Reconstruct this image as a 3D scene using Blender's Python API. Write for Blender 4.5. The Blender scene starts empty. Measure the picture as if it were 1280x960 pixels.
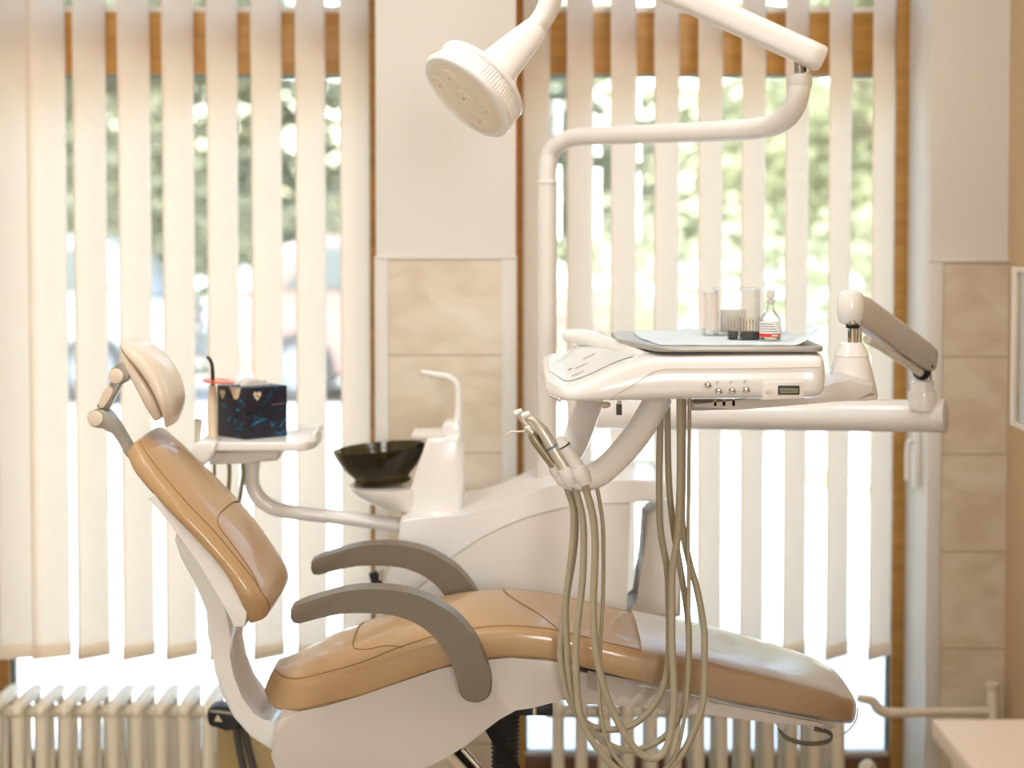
import bpy, bmesh, math, random
from mathutils import Vector, Matrix, noise

random.seed(7)
scene = bpy.context.scene
COL = scene.collection

# ------------------------------------------------------------------ camera
F = 2400.0                       # focal length in pixels of the 1280 px wide frame
ZC = 1.62
PITCH = math.radians(2.5)
PPY = 368.0                      # principal point row
cp, sp = math.cos(PITCH), math.sin(PITCH)

def P(px, py, Y):
    xc = (px - 640.0) / F
    yc = -(py - PPY) / F
    dx, dy, dz = xc, cp + yc * sp, -sp + yc * cp
    t = Y / dy
    return Vector((dx * t, Y, ZC + dz * t))

def XZ(px, py, Y):
    p = P(px, py, Y)
    return (p.x, p.z)

cam_d = bpy.data.cameras.new('camera')
cam = bpy.data.objects.new('camera', cam_d)
COL.objects.link(cam)
cam.location = (0, 0, ZC)
cam.rotation_euler = (math.pi / 2 - PITCH, 0, 0)
cam_d.sensor_width = 36.0
cam_d.lens = F / 1280 * 36.0
cam_d.shift_y = -(480 - PPY) / 1280.0
cam_d.dof.use_dof = True
cam_d.dof.focus_distance = 3.62
cam_d.dof.aperture_fstop = 2.3
cam_d.clip_end = 300
scene.camera = cam

vs = scene.view_settings
vs.view_transform = 'Standard'
vs.look = 'None'
vs.gamma = 1.0
vs.use_curve_mapping = False
vs.exposure = 0.0
scene.cycles.transparent_max_bounces = 32

# ------------------------------------------------------------------ materials
def s2l(c):
    c /= 255.0
    return c / 12.92 if c <= 0.04045 else ((c + 0.055) / 1.055) ** 2.4

def rgb(r, g, b):
    return (s2l(r), s2l(g), s2l(b), 1.0)

class NT:
    def __init__(self, name):
        self.m = bpy.data.materials.new(name)
        self.m.use_nodes = True
        self.t = self.m.node_tree
        self.t.nodes.clear()
        self.out = self.t.nodes.new('ShaderNodeOutputMaterial')
    def n(self, typ, **kw):
        nd = self.t.nodes.new(typ)
        for k, v in kw.items():
            if k.startswith('i_'):
                key = k[2:].replace('_', ' ')
                nd.inputs[key].default_value = v
            else:
                setattr(nd, k, v)
        return nd
    def l(self, a, ao, b, bi):
        self.t.links.new(a.outputs[ao], b.inputs[bi])

def mat(name, col, rough=0.4, metal=0.0, coat=0.0, var=0.04, vscale=6.0, bump=0.0, bscale=60.0, trans=0.0, ior=1.45, spec=0.5, emit=None, estr=0.0):
    a = NT(name)
    b = a.n('ShaderNodeBsdfPrincipled')
    b.inputs['Roughness'].default_value = rough
    b.inputs['Metallic'].default_value = metal
    b.inputs['Coat Weight'].default_value = coat
    b.inputs['Coat Roughness'].default_value = 0.08
    b.inputs['Transmission Weight'].default_value = trans
    b.inputs['IOR'].default_value = ior
    b.inputs['Specular IOR Level'].default_value = spec
    tc = a.n('ShaderNodeTexCoord')
    ns = a.n('ShaderNodeTexNoise')
    ns.inputs['Scale'].default_value = vscale
    ns.inputs['Detail'].default_value = 3.0
    a.l(tc, 'Object', ns, 'Vector')
    mx = a.n('ShaderNodeMix', data_type='RGBA')
    mx.inputs['A'].default_value = tuple(max(0, c * (1 - var)) for c in col[:3]) + (1,)
    mx.inputs['B'].default_value = tuple(min(1, c * (1 + var)) for c in col[:3]) + (1,)
    a.l(ns, 'Fac', mx, 'Factor')
    a.l(mx, 'Result', b, 'Base Color')
    if bump > 0:
        n2 = a.n('ShaderNodeTexNoise')
        n2.inputs['Scale'].default_value = bscale
        n2.inputs['Detail'].default_value = 4.0
        a.l(tc, 'Object', n2, 'Vector')
        bp = a.n('ShaderNodeBump')
        bp.inputs['Strength'].default_value = bump
        bp.inputs['Distance'].default_value = 0.002
        a.l(n2, 'Fac', bp, 'Height')
        a.l(bp, 'Normal', b, 'Normal')
    if emit:
        b.inputs['Emission Color'].default_value = emit
        b.inputs['Emission Strength'].default_value = estr
    a.l(b, 'BSDF', a.out, 'Surface')
    return a.m

M = {}
M['white'] = mat('white_enamel', rgb(238, 233, 228), 0.22, coat=0.35, var=0.01)
M['white2'] = mat('white_plastic', rgb(230, 223, 215), 0.38, var=0.015)
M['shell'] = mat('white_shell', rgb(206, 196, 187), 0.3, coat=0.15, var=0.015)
M['tan'] = mat('tan_leather', rgb(186, 149, 106), 0.42, coat=0.35, var=0.04, vscale=5, bump=0.10, bscale=220, spec=0.5)
M['seam'] = mat('seam_thread', rgb(140, 102, 62), 0.6, var=0.15, vscale=300)
M['cream'] = mat('cream_pad', rgb(226, 207, 184), 0.34, coat=0.2, var=0.03)
M['armgrey'] = mat('taupe_grey_plastic', rgb(116, 105, 88), 0.40, var=0.03)
M['bracket'] = mat('satin_grey_metal', rgb(158, 150, 138), 0.35, metal=0.35, var=0.05)
M['chrome'] = mat('chrome', rgb(215, 212, 205), 0.12, metal=1.0, var=0.02)
M['steel'] = mat('brushed_steel', rgb(216, 206, 190), 0.36, metal=0.55, var=0.05, vscale=40)
M['bronze'] = mat('brownish_steel', rgb(164, 148, 122), 0.36, metal=0.5, var=0.05)
M['black'] = mat('black_plastic', rgb(22, 20, 19), 0.4, var=0.1)
M['darkgrey'] = mat('dark_grey_rubber', rgb(70, 66, 62), 0.5, var=0.06)
M['hose'] = mat('olive_grey_hose', rgb(168, 156, 132), 0.45, var=0.04, vscale=20)
M['hose2'] = mat('olive_hose', rgb(150, 142, 110), 0.5, var=0.04)
M['traygrey'] = mat('grey_tray_metal', rgb(176, 171, 164), 0.35, metal=0.3, var=0.03)
M['paper'] = mat('pale_blue_paper', rgb(218, 228, 234), 0.7, var=0.03, bump=0.3, bscale=25)
M['panel'] = mat('membrane_panel', rgb(226, 226, 222), 0.3, var=0.01)
M['mark'] = mat('grey_print', rgb(120, 112, 104), 0.6)
M['plaster'] = mat('painted_plaster', rgb(225, 218, 208), 0.75, var=0.02, vscale=2, bump=0.12, bscale=90)
M['tanwall'] = mat('tan_wall_panel', rgb(202, 172, 134), 0.6, var=0.04, vscale=3)
M['ceiling'] = mat('ceiling_paint', rgb(238, 234, 228), 0.8, var=0.01)
M['trimwhite'] = mat('grey_white_trim', rgb(222, 216, 208), 0.4, var=0.02)
M['redseal'] = mat('red_orange_sealant', rgb(205, 84, 30), 0.6, var=0.2, vscale=15)
M['gasket'] = mat('green_gasket', rgb(40, 84, 62), 0.5)
M['radiator'] = mat('radiator_enamel', rgb(230, 216, 192), 0.35, coat=0.2, var=0.03, vscale=10)
M['pipe'] = mat('painted_pipe', rgb(226, 212, 190), 0.4, var=0.03)
M['desk'] = mat('beige_laminate', rgb(200, 180, 160), 0.5, var=0.02)
M['desk2'] = mat('beige_laminate_side', rgb(214, 190, 160), 0.5, var=0.02)
M['alu'] = mat('pale_aluminium', rgb(226, 212, 194), 0.4, metal=0.2)
M['cabglass'] = mat('frosted_grey_glass', rgb(150, 142, 130), 0.2, coat=0.5, var=0.06, vscale=3)
M['orangewood'] = mat('orange_wood', rgb(190, 130, 66), 0.5, var=0.1)
M['orange'] = mat('orange_acrylic', rgb(250, 110, 60), 0.2, trans=0.3, var=0.02)
M['red'] = mat('red_print', rgb(214, 58, 44), 0.5)
M['labelw'] = mat('white_label', rgb(232, 230, 224), 0.6)
M['beigebox'] = mat('beige_housing', rgb(176, 150, 100), 0.5, var=0.05)
M['ivory'] = mat('ivory_card', rgb(226, 206, 176), 0.6)
M['tissue'] = mat('tissue', rgb(222, 216, 210), 0.9, var=0.03, bump=0.4, bscale=40)
M['yellow'] = mat('gold_steel', rgb(214, 170, 60), 0.3, metal=0.6)
M['floor'] = mat('floor_vinyl', rgb(186, 178, 166), 0.4, var=0.06, vscale=3)
M['lampface'] = mat('lamp_reflector', rgb(238, 224, 204), 0.16, coat=0.6, var=0.03, vscale=14)
M['led'] = mat('led_amber', rgb(206, 168, 96), 0.3)
M['lens'] = mat('lens_rim', rgb(238, 232, 224), 0.2, coat=0.4)
M['handle'] = M['white2']

def wood(name, c1, c2):
    a = NT(name)
    b = a.n('ShaderNodeBsdfPrincipled')
    b.inputs['Roughness'].default_value = 0.4
    tc = a.n('ShaderNodeTexCoord')
    mp = a.n('ShaderNodeMapping')
    mp.inputs['Scale'].default_value = (1.5, 1.5, 14)
    a.l(tc, 'Object', mp, 'Vector')
    ns = a.n('ShaderNodeTexNoise')
    ns.inputs['Scale'].default_value = 3.0
    ns.inputs['Detail'].default_value = 5
    a.l(mp, 'Vector', ns, 'Vector')
    cr = a.n('ShaderNodeValToRGB')
    cr.color_ramp.elements[0].position = 0.3
    cr.color_ramp.elements[0].color = c1
    cr.color_ramp.elements[1].position = 0.7
    cr.color_ramp.elements[1].color = c2
    a.l(ns, 'Fac', cr, 'Fac')
    a.l(cr, 'Color', b, 'Base Color')
    a.l(b, 'BSDF', a.out, 'Surface')
    return a.m
M['wood'] = wood('varnished_pine', rgb(160, 112, 42), rgb(188, 138, 66))
M['wooddark'] = wood('dark_wood', rgb(96, 58, 26), rgb(126, 80, 40))

def tile_mat():
    a = NT('marbled_wall_tile')
    b = a.n('ShaderNodeBsdfPrincipled')
    b.inputs['Roughness'].default_value = 0.3
    tc = a.n('ShaderNodeTexCoord')
    n1 = a.n('ShaderNodeTexNoise')
    n1.inputs['Scale'].default_value = 5.0
    n1.inputs['Detail'].default_value = 5
    n1.inputs['Distortion'].default_value = 1.12
    mp = a.n('ShaderNodeMapping')
    mp.inputs['Rotation'].default_value = (0, math.radians(35), 0)
    mp.inputs['Scale'].default_value = (1.0, 1.0, 2.4)
    a.l(tc, 'Object', mp, 'Vector')
    a.l(mp, 'Vector', n1, 'Vector')
    cr = a.n('ShaderNodeValToRGB')
    e = cr.color_ramp.elements
    e[0].position = 0.33; e[0].color = rgb(210, 191, 166)
    e[1].position = 0.52; e[1].color = rgb(220, 204, 182)
    x = e.new(0.7); x.color = rgb(226, 212, 194)
    a.l(n1, 'Fac', cr, 'Fac')
    # grout lines at a fixed vertical pitch (height above the tile origin)
    sep = a.n('ShaderNodeSeparateXYZ')
    a.l(tc, 'Object', sep, 'Vector')
    dv = a.n('ShaderNodeMath', operation='DIVIDE'); dv.inputs[1].default_value = TILE_H
    a.l(sep, 'Z', dv, 0)
    fr = a.n('ShaderNodeMath', operation='FRACT')
    a.l(dv, 'Value', fr, 0)
    lt = a.n('ShaderNodeMath', operation='LESS_THAN'); lt.inputs[1].default_value = 0.016
    a.l(fr, 'Value', lt, 0)
    mx = a.n('ShaderNodeMix', data_type='RGBA')
    mx.inputs['B'].default_value = rgb(176, 156, 132)
    a.l(lt, 'Value', mx, 'Factor')
    a.l(cr, 'Color', mx, 'A')
    a.l(mx, 'Result', b, 'Base Color')
    a.l(b, 'BSDF', a.out, 'Surface')
    return a.m
TILE_H = 0.2515
M['tile'] = tile_mat()

def fabric_mat():
    a = NT('cream_blind_fabric')
    tc = a.n('ShaderNodeTexCoord')
    mp = a.n('ShaderNodeMapping')
    mp.inputs['Scale'].default_value = (260, 260, 8)
    a.l(tc, 'Object', mp, 'Vector')
    ns = a.n('ShaderNodeTexNoise'); ns.inputs['Scale'].default_value = 1.0
    a.l(mp, 'Vector', ns, 'Vector')
    mx = a.n('ShaderNodeMix', data_type='RGBA')
    mx.inputs['A'].default_value = rgb(252, 241, 228)
    mx.inputs['B'].default_value = rgb(253, 246, 235)
    a.l(ns, 'Fac', mx, 'Factor')
    d = a.n('ShaderNodeBsdfDiffuse')
    t = a.n('ShaderNodeBsdfTranslucent')
    a.l(mx, 'Result', d, 'Color'); a.l(mx, 'Result', t, 'Color')
    m = a.n('ShaderNodeMixShader'); m.inputs['Fac'].default_value = 0.8
    a.l(d, 'BSDF', m, 1); a.l(t, 'BSDF', m, 2)
    a.l(m, 'Shader', a.out, 'Surface')
    return a.m
M['fabric'] = fabric_mat()

def clear_mat(name, tint=(1, 1, 1, 1), gloss=0.06, base=0.0, rough=0.03, fscale=1.0):
    a = NT(name)
    tr = a.n('ShaderNodeBsdfTransparent'); tr.inputs['Color'].default_value = tint
    gl = a.n('ShaderNodeBsdfGlossy'); gl.inputs['Roughness'].default_value = rough
    fr = a.n('ShaderNodeFresnel'); fr.inputs['IOR'].default_value = 1.45
    ad = a.n('ShaderNodeMath', operation='MULTIPLY_ADD'); ad.inputs[1].default_value = fscale; ad.inputs[2].default_value = base
    ad.use_clamp = True
    a.l(fr, 'Fac', ad, 0)
    m = a.n('ShaderNodeMixShader')
    a.l(ad, 'Value', m, 'Fac'); a.l(tr, 'BSDF', m, 1); a.l(gl, 'BSDF', m, 2)
    a.l(m, 'Shader', a.out, 'Surface')
    return a.m
M['glass'] = clear_mat('window_glass', (0.96, 0.98, 0.97, 1))
M['acrylic'] = clear_mat('clear_acrylic', (0.985, 0.985, 0.98, 1), base=0.03, fscale=0.6)

def film_mat():
    a = NT('clear_plastic_film')
    tr = a.n('ShaderNodeBsdfTransparent'); tr.inputs['Color'].default_value = (0.93, 0.93, 0.93, 1)
    d = a.n('ShaderNodeBsdfPrincipled')
    d.inputs['Base Color'].default_value = rgb(240, 238, 234)
    d.inputs['Roughness'].default_value = 0.22
    tc = a.n('ShaderNodeTexCoord')
    n2 = a.n('ShaderNodeTexNoise'); n2.inputs['Scale'].default_value = 14; n2.inputs['Detail'].default_value = 3
    a.l(tc, 'Object', n2, 'Vector')
    bp = a.n('ShaderNodeBump'); bp.inputs['Strength'].default_value = 0.35; bp.inputs['Distance'].default_value = 0.01
    a.l(n2, 'Fac', bp, 'Height'); a.l(bp, 'Normal', d, 'Normal')
    lw = a.n('ShaderNodeLayerWeight'); lw.inputs['Blend'].default_value = 0.35
    mr = a.n('ShaderNodeMapRange')
    mr.inputs['From Min'].default_value = 0.2; mr.inputs['From Max'].default_value = 0.62
    mr.inputs['To Min'].default_value = 0.08; mr.inputs['To Max'].default_value = 0.93
    a.l(lw, 'Facing', mr, 'Value')
    m = a.n('ShaderNodeMixShader')
    a.l(mr, 'Result', m, 'Fac'); a.l(tr, 'BSDF', m, 1); a.l(d, 'BSDF', m, 2)
    a.l(m, 'Shader', a.out, 'Surface')
    return a.m
M['film'] = film_mat()
def film2_mat():
    a = NT('milky_plastic_film')
    tr = a.n('ShaderNodeBsdfTransparent')
    d = a.n('ShaderNodeBsdfDiffuse'); d.inputs['Color'].default_value = rgb(240, 234, 228)
    t = a.n('ShaderNodeBsdfTranslucent'); t.inputs['Color'].default_value = rgb(240, 234, 228)
    m1 = a.n('ShaderNodeMixShader'); m1.inputs['Fac'].default_value = 0.5
    a.l(d, 'BSDF', m1, 1); a.l(t, 'BSDF', m1, 2)
    m = a.n('ShaderNodeMixShader'); m.inputs['Fac'].default_value = 0.72
    a.l(tr, 'BSDF', m, 1); a.l(m1, 'Shader', m, 2)
    a.l(m, 'Shader', a.out, 'Surface')
    return a.m
M['film2'] = film2_mat()
def milky_mat():
    a = NT('milky_bottle_plastic')
    d = a.n('ShaderNodeBsdfDiffuse'); d.inputs['Color'].default_value = rgb(240, 236, 230)
    t = a.n('ShaderNodeBsdfTranslucent'); t.inputs['Color'].default_value = rgb(250, 247, 242)
    m1 = a.n('ShaderNodeMixShader'); m1.inputs['Fac'].default_value = 0.85
    a.l(d, 'BSDF', m1, 1); a.l(t, 'BSDF', m1, 2)
    a.l(m1, 'Shader', a.out, 'Surface')
    return a.m
M['milky'] = milky_mat()

def bowl_mat():
    a = NT('smoked_glass')
    b = a.n('ShaderNodeBsdfPrincipled')
    b.inputs['Base Color'].default_value = rgb(58, 48, 30)
    b.inputs['Roughness'].default_value = 0.08
    tr = a.n('ShaderNodeBsdfTransparent'); tr.inputs['Color'].default_value = (0.5, 0.44, 0.3, 1)
    m = a.n('ShaderNodeMixShader'); m.inputs['Fac'].default_value = 0.55
    a.l(tr, 'BSDF', m, 1); a.l(b, 'BSDF', m, 2)
    a.l(m, 'Shader', a.out, 'Surface')
    return a.m
M['bowl'] = bowl_mat()

def feather_mat():
    a = NT('feather_print_card')
    b = a.n('ShaderNodeBsdfPrincipled'); b.inputs['Roughness'].default_value = 0.45
    tc = a.n('ShaderNodeTexCoord')
    mp = a.n('ShaderNodeMapping')
    mp.inputs['Rotation'].default_value = (0.5, 0.6, 0.3); mp.inputs['Scale'].default_value = (22, 22, 40)
    a.l(tc, 'Object', mp, 'Vector')
    n1 = a.n('ShaderNodeTexNoise'); n1.inputs['Scale'].default_value = 1.0; n1.inputs['Detail'].default_value = 2.0; n1.inputs['Distortion'].default_value = 1.5
    a.l(mp, 'Vector', n1, 'Vector')
    cr = a.n('ShaderNodeValToRGB')
    e = cr.color_ramp.elements
    e[0].position = 0.54; e[0].color = rgb(8, 7, 10)
    e[1].position = 0.64; e[1].color = rgb(16, 62, 88)
    x = e.new(0.74); x.color = rgb(26, 132, 170)
    y = e.new(0.42); y.color = rgb(40, 32, 58)
    z = e.new(0.36); z.color = rgb(12, 9, 12)
    a.l(n1, 'Fac', cr, 'Fac')
    a.l(cr, 'Color', b, 'Base Color')
    a.l(b, 'BSDF', a.out, 'Surface')
    return a.m
M['feather'] = feather_mat()

def leaf_mat(name, c1, c2):
    a = NT(name)
    g = a.n('ShaderNodeTexCoord')
    ns = a.n('ShaderNodeTexNoise'); ns.inputs['Scale'].default_value = 1.2; ns.inputs['Detail'].default_value = 4
    a.l(g, 'Object', ns, 'Vector')
    mx = a.n('ShaderNodeMix', data_type='RGBA')
    mx.inputs['A'].default_value = c1; mx.inputs['B'].default_value = c2
    a.l(ns, 'Fac', mx, 'Factor')
    d = a.n('ShaderNodeBsdfDiffuse'); t = a.n('ShaderNodeBsdfTranslucent')
    a.l(mx, 'Result', d, 'Color'); a.l(mx, 'Result', t, 'Color')
    m = a.n('ShaderNodeMixShader'); m.inputs['Fac'].default_value = 0.52
    a.l(d, 'BSDF', m, 1); a.l(t, 'BSDF', m, 2)
    a.l(m, 'Shader', a.out, 'Surface')
    return a.m
M['leafA'] = leaf_mat('shaded_leaf_tone', rgb(136, 135, 110), rgb(166, 164, 138))  # left foliage: shade put into a darker leaf colour
M['leafB'] = leaf_mat('sunlit_leaf_tone', rgb(168, 167, 132), rgb(194, 193, 158))  # right foliage: brighter light put into a paler leaf colour
M['hedge'] = leaf_mat('hedge_leaves', rgb(150, 160, 110), rgb(190, 198, 150))
M['bark'] = mat('bark', rgb(138, 124, 104), 0.9, var=0.2, vscale=8)
M['pave'] = mat('pale_paving', rgb(226, 222, 214), 0.8, var=0.04, vscale=0.6)
M['planter'] = mat('pinkish_stone', rgb(198, 176, 160), 0.8, var=0.06)
M['kerb'] = mat('pale_stone', rgb(222, 210, 198), 0.8, var=0.05)
M['carwhite'] = mat('white_car_paint', rgb(162, 164, 164), 0.25, coat=0.5)
M['carsilver'] = mat('silver_car_paint', rgb(120, 124, 130), 0.3, metal=0.2, coat=0.5)
M['carred'] = mat('rose_car_paint', rgb(150, 116, 104), 0.3, coat=0.5)
M['carglass'] = mat('car_window', rgb(96, 102, 100), 0.12, coat=0.5)
M['tyre'] = mat('tyre', rgb(70, 68, 66), 0.8)
M['facade'] = mat('pale_facade', rgb(214, 204, 190), 0.9, var=0.04)

# ------------------------------------------------------------------ mesh helpers
def cr(pts, n=6, closed=False):
    """Catmull-Rom through pts (tuples / Vectors / floats lists)."""
    pts = [tuple(p) for p in pts]
    k = len(pts)
    out = []
    rng = k if closed else k - 1
    for i in range(rng):
        if closed:
            a, b, c, d = pts[(i - 1) % k], pts[i], pts[(i + 1) % k], pts[(i + 2) % k]
        else:
            a = pts[i - 1] if i > 0 else tuple(2 * x - y for x, y in zip(pts[0], pts[1]))
            b, c = pts[i], pts[i + 1]
            d = pts[i + 2] if i + 2 < k else tuple(2 * x - y for x, y in zip(pts[-1], pts[-2]))
        for j in range(n):
            t = j / n
            out.append(tuple(0.5 * (2 * q + (r - p) * t + (2 * p - 5 * q + 4 * r - s) * t * t + (3 * q - p - 3 * r + s) * t ** 3)
                             for p, q, r, s in zip(a, b, c, d)))
    if not closed:
        out.append(pts[-1])
    return out

def frame_of(d):
    d = d.normalized()
    a = Vector((0, 0, 1)) if abs(d.z) < 0.9 else Vector((1, 0, 0))
    u = d.cross(a).normalized()
    return u, d.cross(u).normalized()

class MB:
    def __init__(self):
        self.b = bmesh.new()
    def ring_loft(self, rings, cap=True, closed_loop=False):
        vs_ = [[self.b.verts.new(p) for p in r] for r in rings]
        n = len(vs_[0])
        m = len(vs_)
        for i in range(m if closed_loop else m - 1):
            a, c = vs_[i], vs_[(i + 1) % m]
            for j in range(n):
                try:
                    self.b.faces.new((a[j], a[(j + 1) % n], c[(j + 1) % n], c[j]))
                except ValueError:
                    pass
        if cap and not closed_loop:
            for r, rev in ((vs_[0], True), (vs_[-1], False)):
                try:
                    self.b.faces.new(list(reversed(r)) if rev else r)
                except ValueError:
                    pass
        return self
    def box(self, lo, hi, bev=0.0, seg=2, rot=None, about=None):
        lo, hi = Vector(lo), Vector(hi)
        c = (lo + hi) / 2
        s = hi - lo
        mt = Matrix.Translation(c) @ Matrix.Diagonal((abs(s.x), abs(s.y), abs(s.z), 1))
        if rot is not None:
            ab = Vector(about) if about is not None else c
            mt = Matrix.Translation(ab) @ rot.to_4x4() @ Matrix.Translation(-ab) @ mt
        r = bmesh.ops.create_cube(self.b, size=1.0, matrix=mt)
        if bev > 0:
            es = list({e for v in r['verts'] for e in v.link_edges})
            bmesh.ops.bevel(self.b, geom=es, offset=bev, segments=seg, profile=0.5, affect='EDGES', clamp_overlap=True)
        return self
    def cyl(self, p0, p1, r0, r1=None, seg=24, bev=0.0):
        p0, p1 = Vector(p0), Vector(p1)
        r1 = r0 if r1 is None else r1
        u, v = frame_of(p1 - p0)
        d = (p1 - p0).normalized()
        L = (p1 - p0).length
        st = [(0, r0), (L, r1)] if bev <= 0 else [(0, r0 - bev), (bev * 0.3, r0 - bev * 0.3), (bev, r0), (L - bev, r1), (L - bev * 0.3, r1 - bev * 0.3), (L, r1 - bev)]
        rings = []
        for h, r in st:
            rings.append([p0 + d * h + (u * math.cos(2 * math.pi * k / seg) + v * math.sin(2 * math.pi * k / seg)) * r for k in range(seg)])
        return self.ring_loft(rings)
    def tube(self, pts, r, seg=14, n=6, cap=True, smooth=True, flat=None):
        """pts: list of Vectors, r: float or list; flat: (a, b) radii multipliers on the frame"""
        rr = [r] * len(pts) if not isinstance(r, (list, tuple)) else list(r)
        q = [tuple(p) + (x,) for p, x in zip(pts, rr)]
        q = cr(q, n) if smooth and len(q) > 2 else q
        ps = [Vector(x[:3]) for x in q]
        rings = []
        d0 = (ps[1] - ps[0]).normalized()
        u, v = frame_of(d0)
        for i, p in enumerate(ps):
            d = (ps[min(i + 1, len(ps) - 1)] - ps[max(i - 1, 0)])
            if d.length < 1e-9:
                d = d0
            d = d.normalized()
            u = (u - d * u.dot(d)).normalized()
            v = d.cross(u)
            ra, rb = (q[i][3], q[i][3]) if flat is None else (q[i][3] * flat[0], q[i][3] * flat[1])
            rings.append([p + u * math.cos(2 * math.pi * k / seg) * ra + v * math.sin(2 * math.pi * k / seg) * rb for k in range(seg)])
        return self.ring_loft(rings, cap)
    def lathe(self, prof, origin, axis, seg=40, squash=None):
        """prof: (height, radius) along axis"""
        o, d = Vector(origin), Vector(axis).normalized()
        u, v = frame_of(d)
        if squash:
            u, v = Vector(squash[0]).normalized(), Vector(squash[1]).normalized()
            sa, sb = squash[2], squash[3]
        else:
            sa = sb = 1.0
        rings = []
        for h, r in prof:
            r = max(r, 1e-4)
            rings.append([o + d * h + u * math.cos(2 * math.pi * k / seg) * r * sa + v * math.sin(2 * math.pi * k / seg) * r * sb for k in range(seg)])
        return self.ring_loft(rings)
    def sphere(self, c, r, sx=1, sy=1, sz=1, seg=20):
        mt = Matrix.Translation(Vector(c)) @ Matrix.Diagonal((sx, sy, sz, 1))
        bmesh.ops.create_uvsphere(self.b, u_segments=seg, v_segments=max(8, seg // 2), radius=r, matrix=mt)
        return self
    def prism(self, xz, y0, y1, bev=0.0, seg=3):
        """closed outline in the X-Z plane, extruded from y0 to y1, rims rounded"""
        f = [self.b.verts.new((x, y0, z)) for x, z in xz]
        g = [self.b.verts.new((x, y1, z)) for x, z in xz]
        n = len(xz)
        fa = self.b.faces.new(f)
        fb = self.b.faces.new(list(reversed(g)))
        for i in range(n):
            self.b.faces.new((f[(i + 1) % n], f[i], g[i], g[(i + 1) % n]))
        if bev > 0:
            es = list(fa.edges) + list(fb.edges)
            bmesh.ops.bevel(self.b, geom=es, offset=bev, segments=seg, profile=0.5, affect='EDGES', clamp_overlap=True)
        return self
    def quad(self, a, b, c, d):
        self.b.faces.new([self.b.verts.new(Vector(p)) for p in (a, b, c, d)])
        return self
    def build(self, name, m, parent=None, loc=None, smooth=True, angle=38, solid=0.0):
        root = Vector((0, 0, 0))
        if parent is not None:
            q = parent
            while q is not None:
                root += q.location
                q = q.parent
        elif loc is not None:
            root = Vector(loc)
        bmesh.ops.recalc_face_normals(self.b, faces=self.b.faces[:])
        for v in self.b.verts:
            v.co -= root
        me = bpy.data.meshes.new(name)
        self.b.to_mesh(me)
        self.b.free()
        me.materials.append(m)
        if smooth:
            for p in me.polygons:
                p.use_smooth = True
            me.set_sharp_from_angle(angle=math.radians(angle))
        o = bpy.data.objects.new(name, me)
        COL.objects.link(o)
        if parent is not None:
            o.parent = parent
        elif loc is not None:
            o.location = root
        if solid > 0:
            md = o.modifiers.new('thickness', 'SOLIDIFY')
            md.thickness = solid
            md.offset = 0
        return o

def tag(o, label, cat, group=None, kind=None):
    if label: o['label'] = label
    if cat: o['category'] = cat
    if group: o['group'] = group
    if kind: o['kind'] = kind
    return o

def thing(name, label, cat, loc, group=None):
    o = bpy.data.objects.new(name, None)
    o.empty_display_size = 0.05
    COL.objects.link(o)
    o.location = loc
    return tag(o, label, cat, group)

def struct(name, label=None, cat=None):
    o = bpy.data.objects.new(name, None)
    COL.objects.link(o)
    o['kind'] = 'structure'
    o['label'] = label; o['category'] = cat
    return o

def S(o, label, cat):
    o['kind'] = 'structure'; o['label'] = label; o['category'] = cat
    return o

def poly(pts, Y, n=0):
    q = [XZ(x, y, Y) for x, y in pts]
    return cr(q, n, closed=True) if n else q

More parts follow.
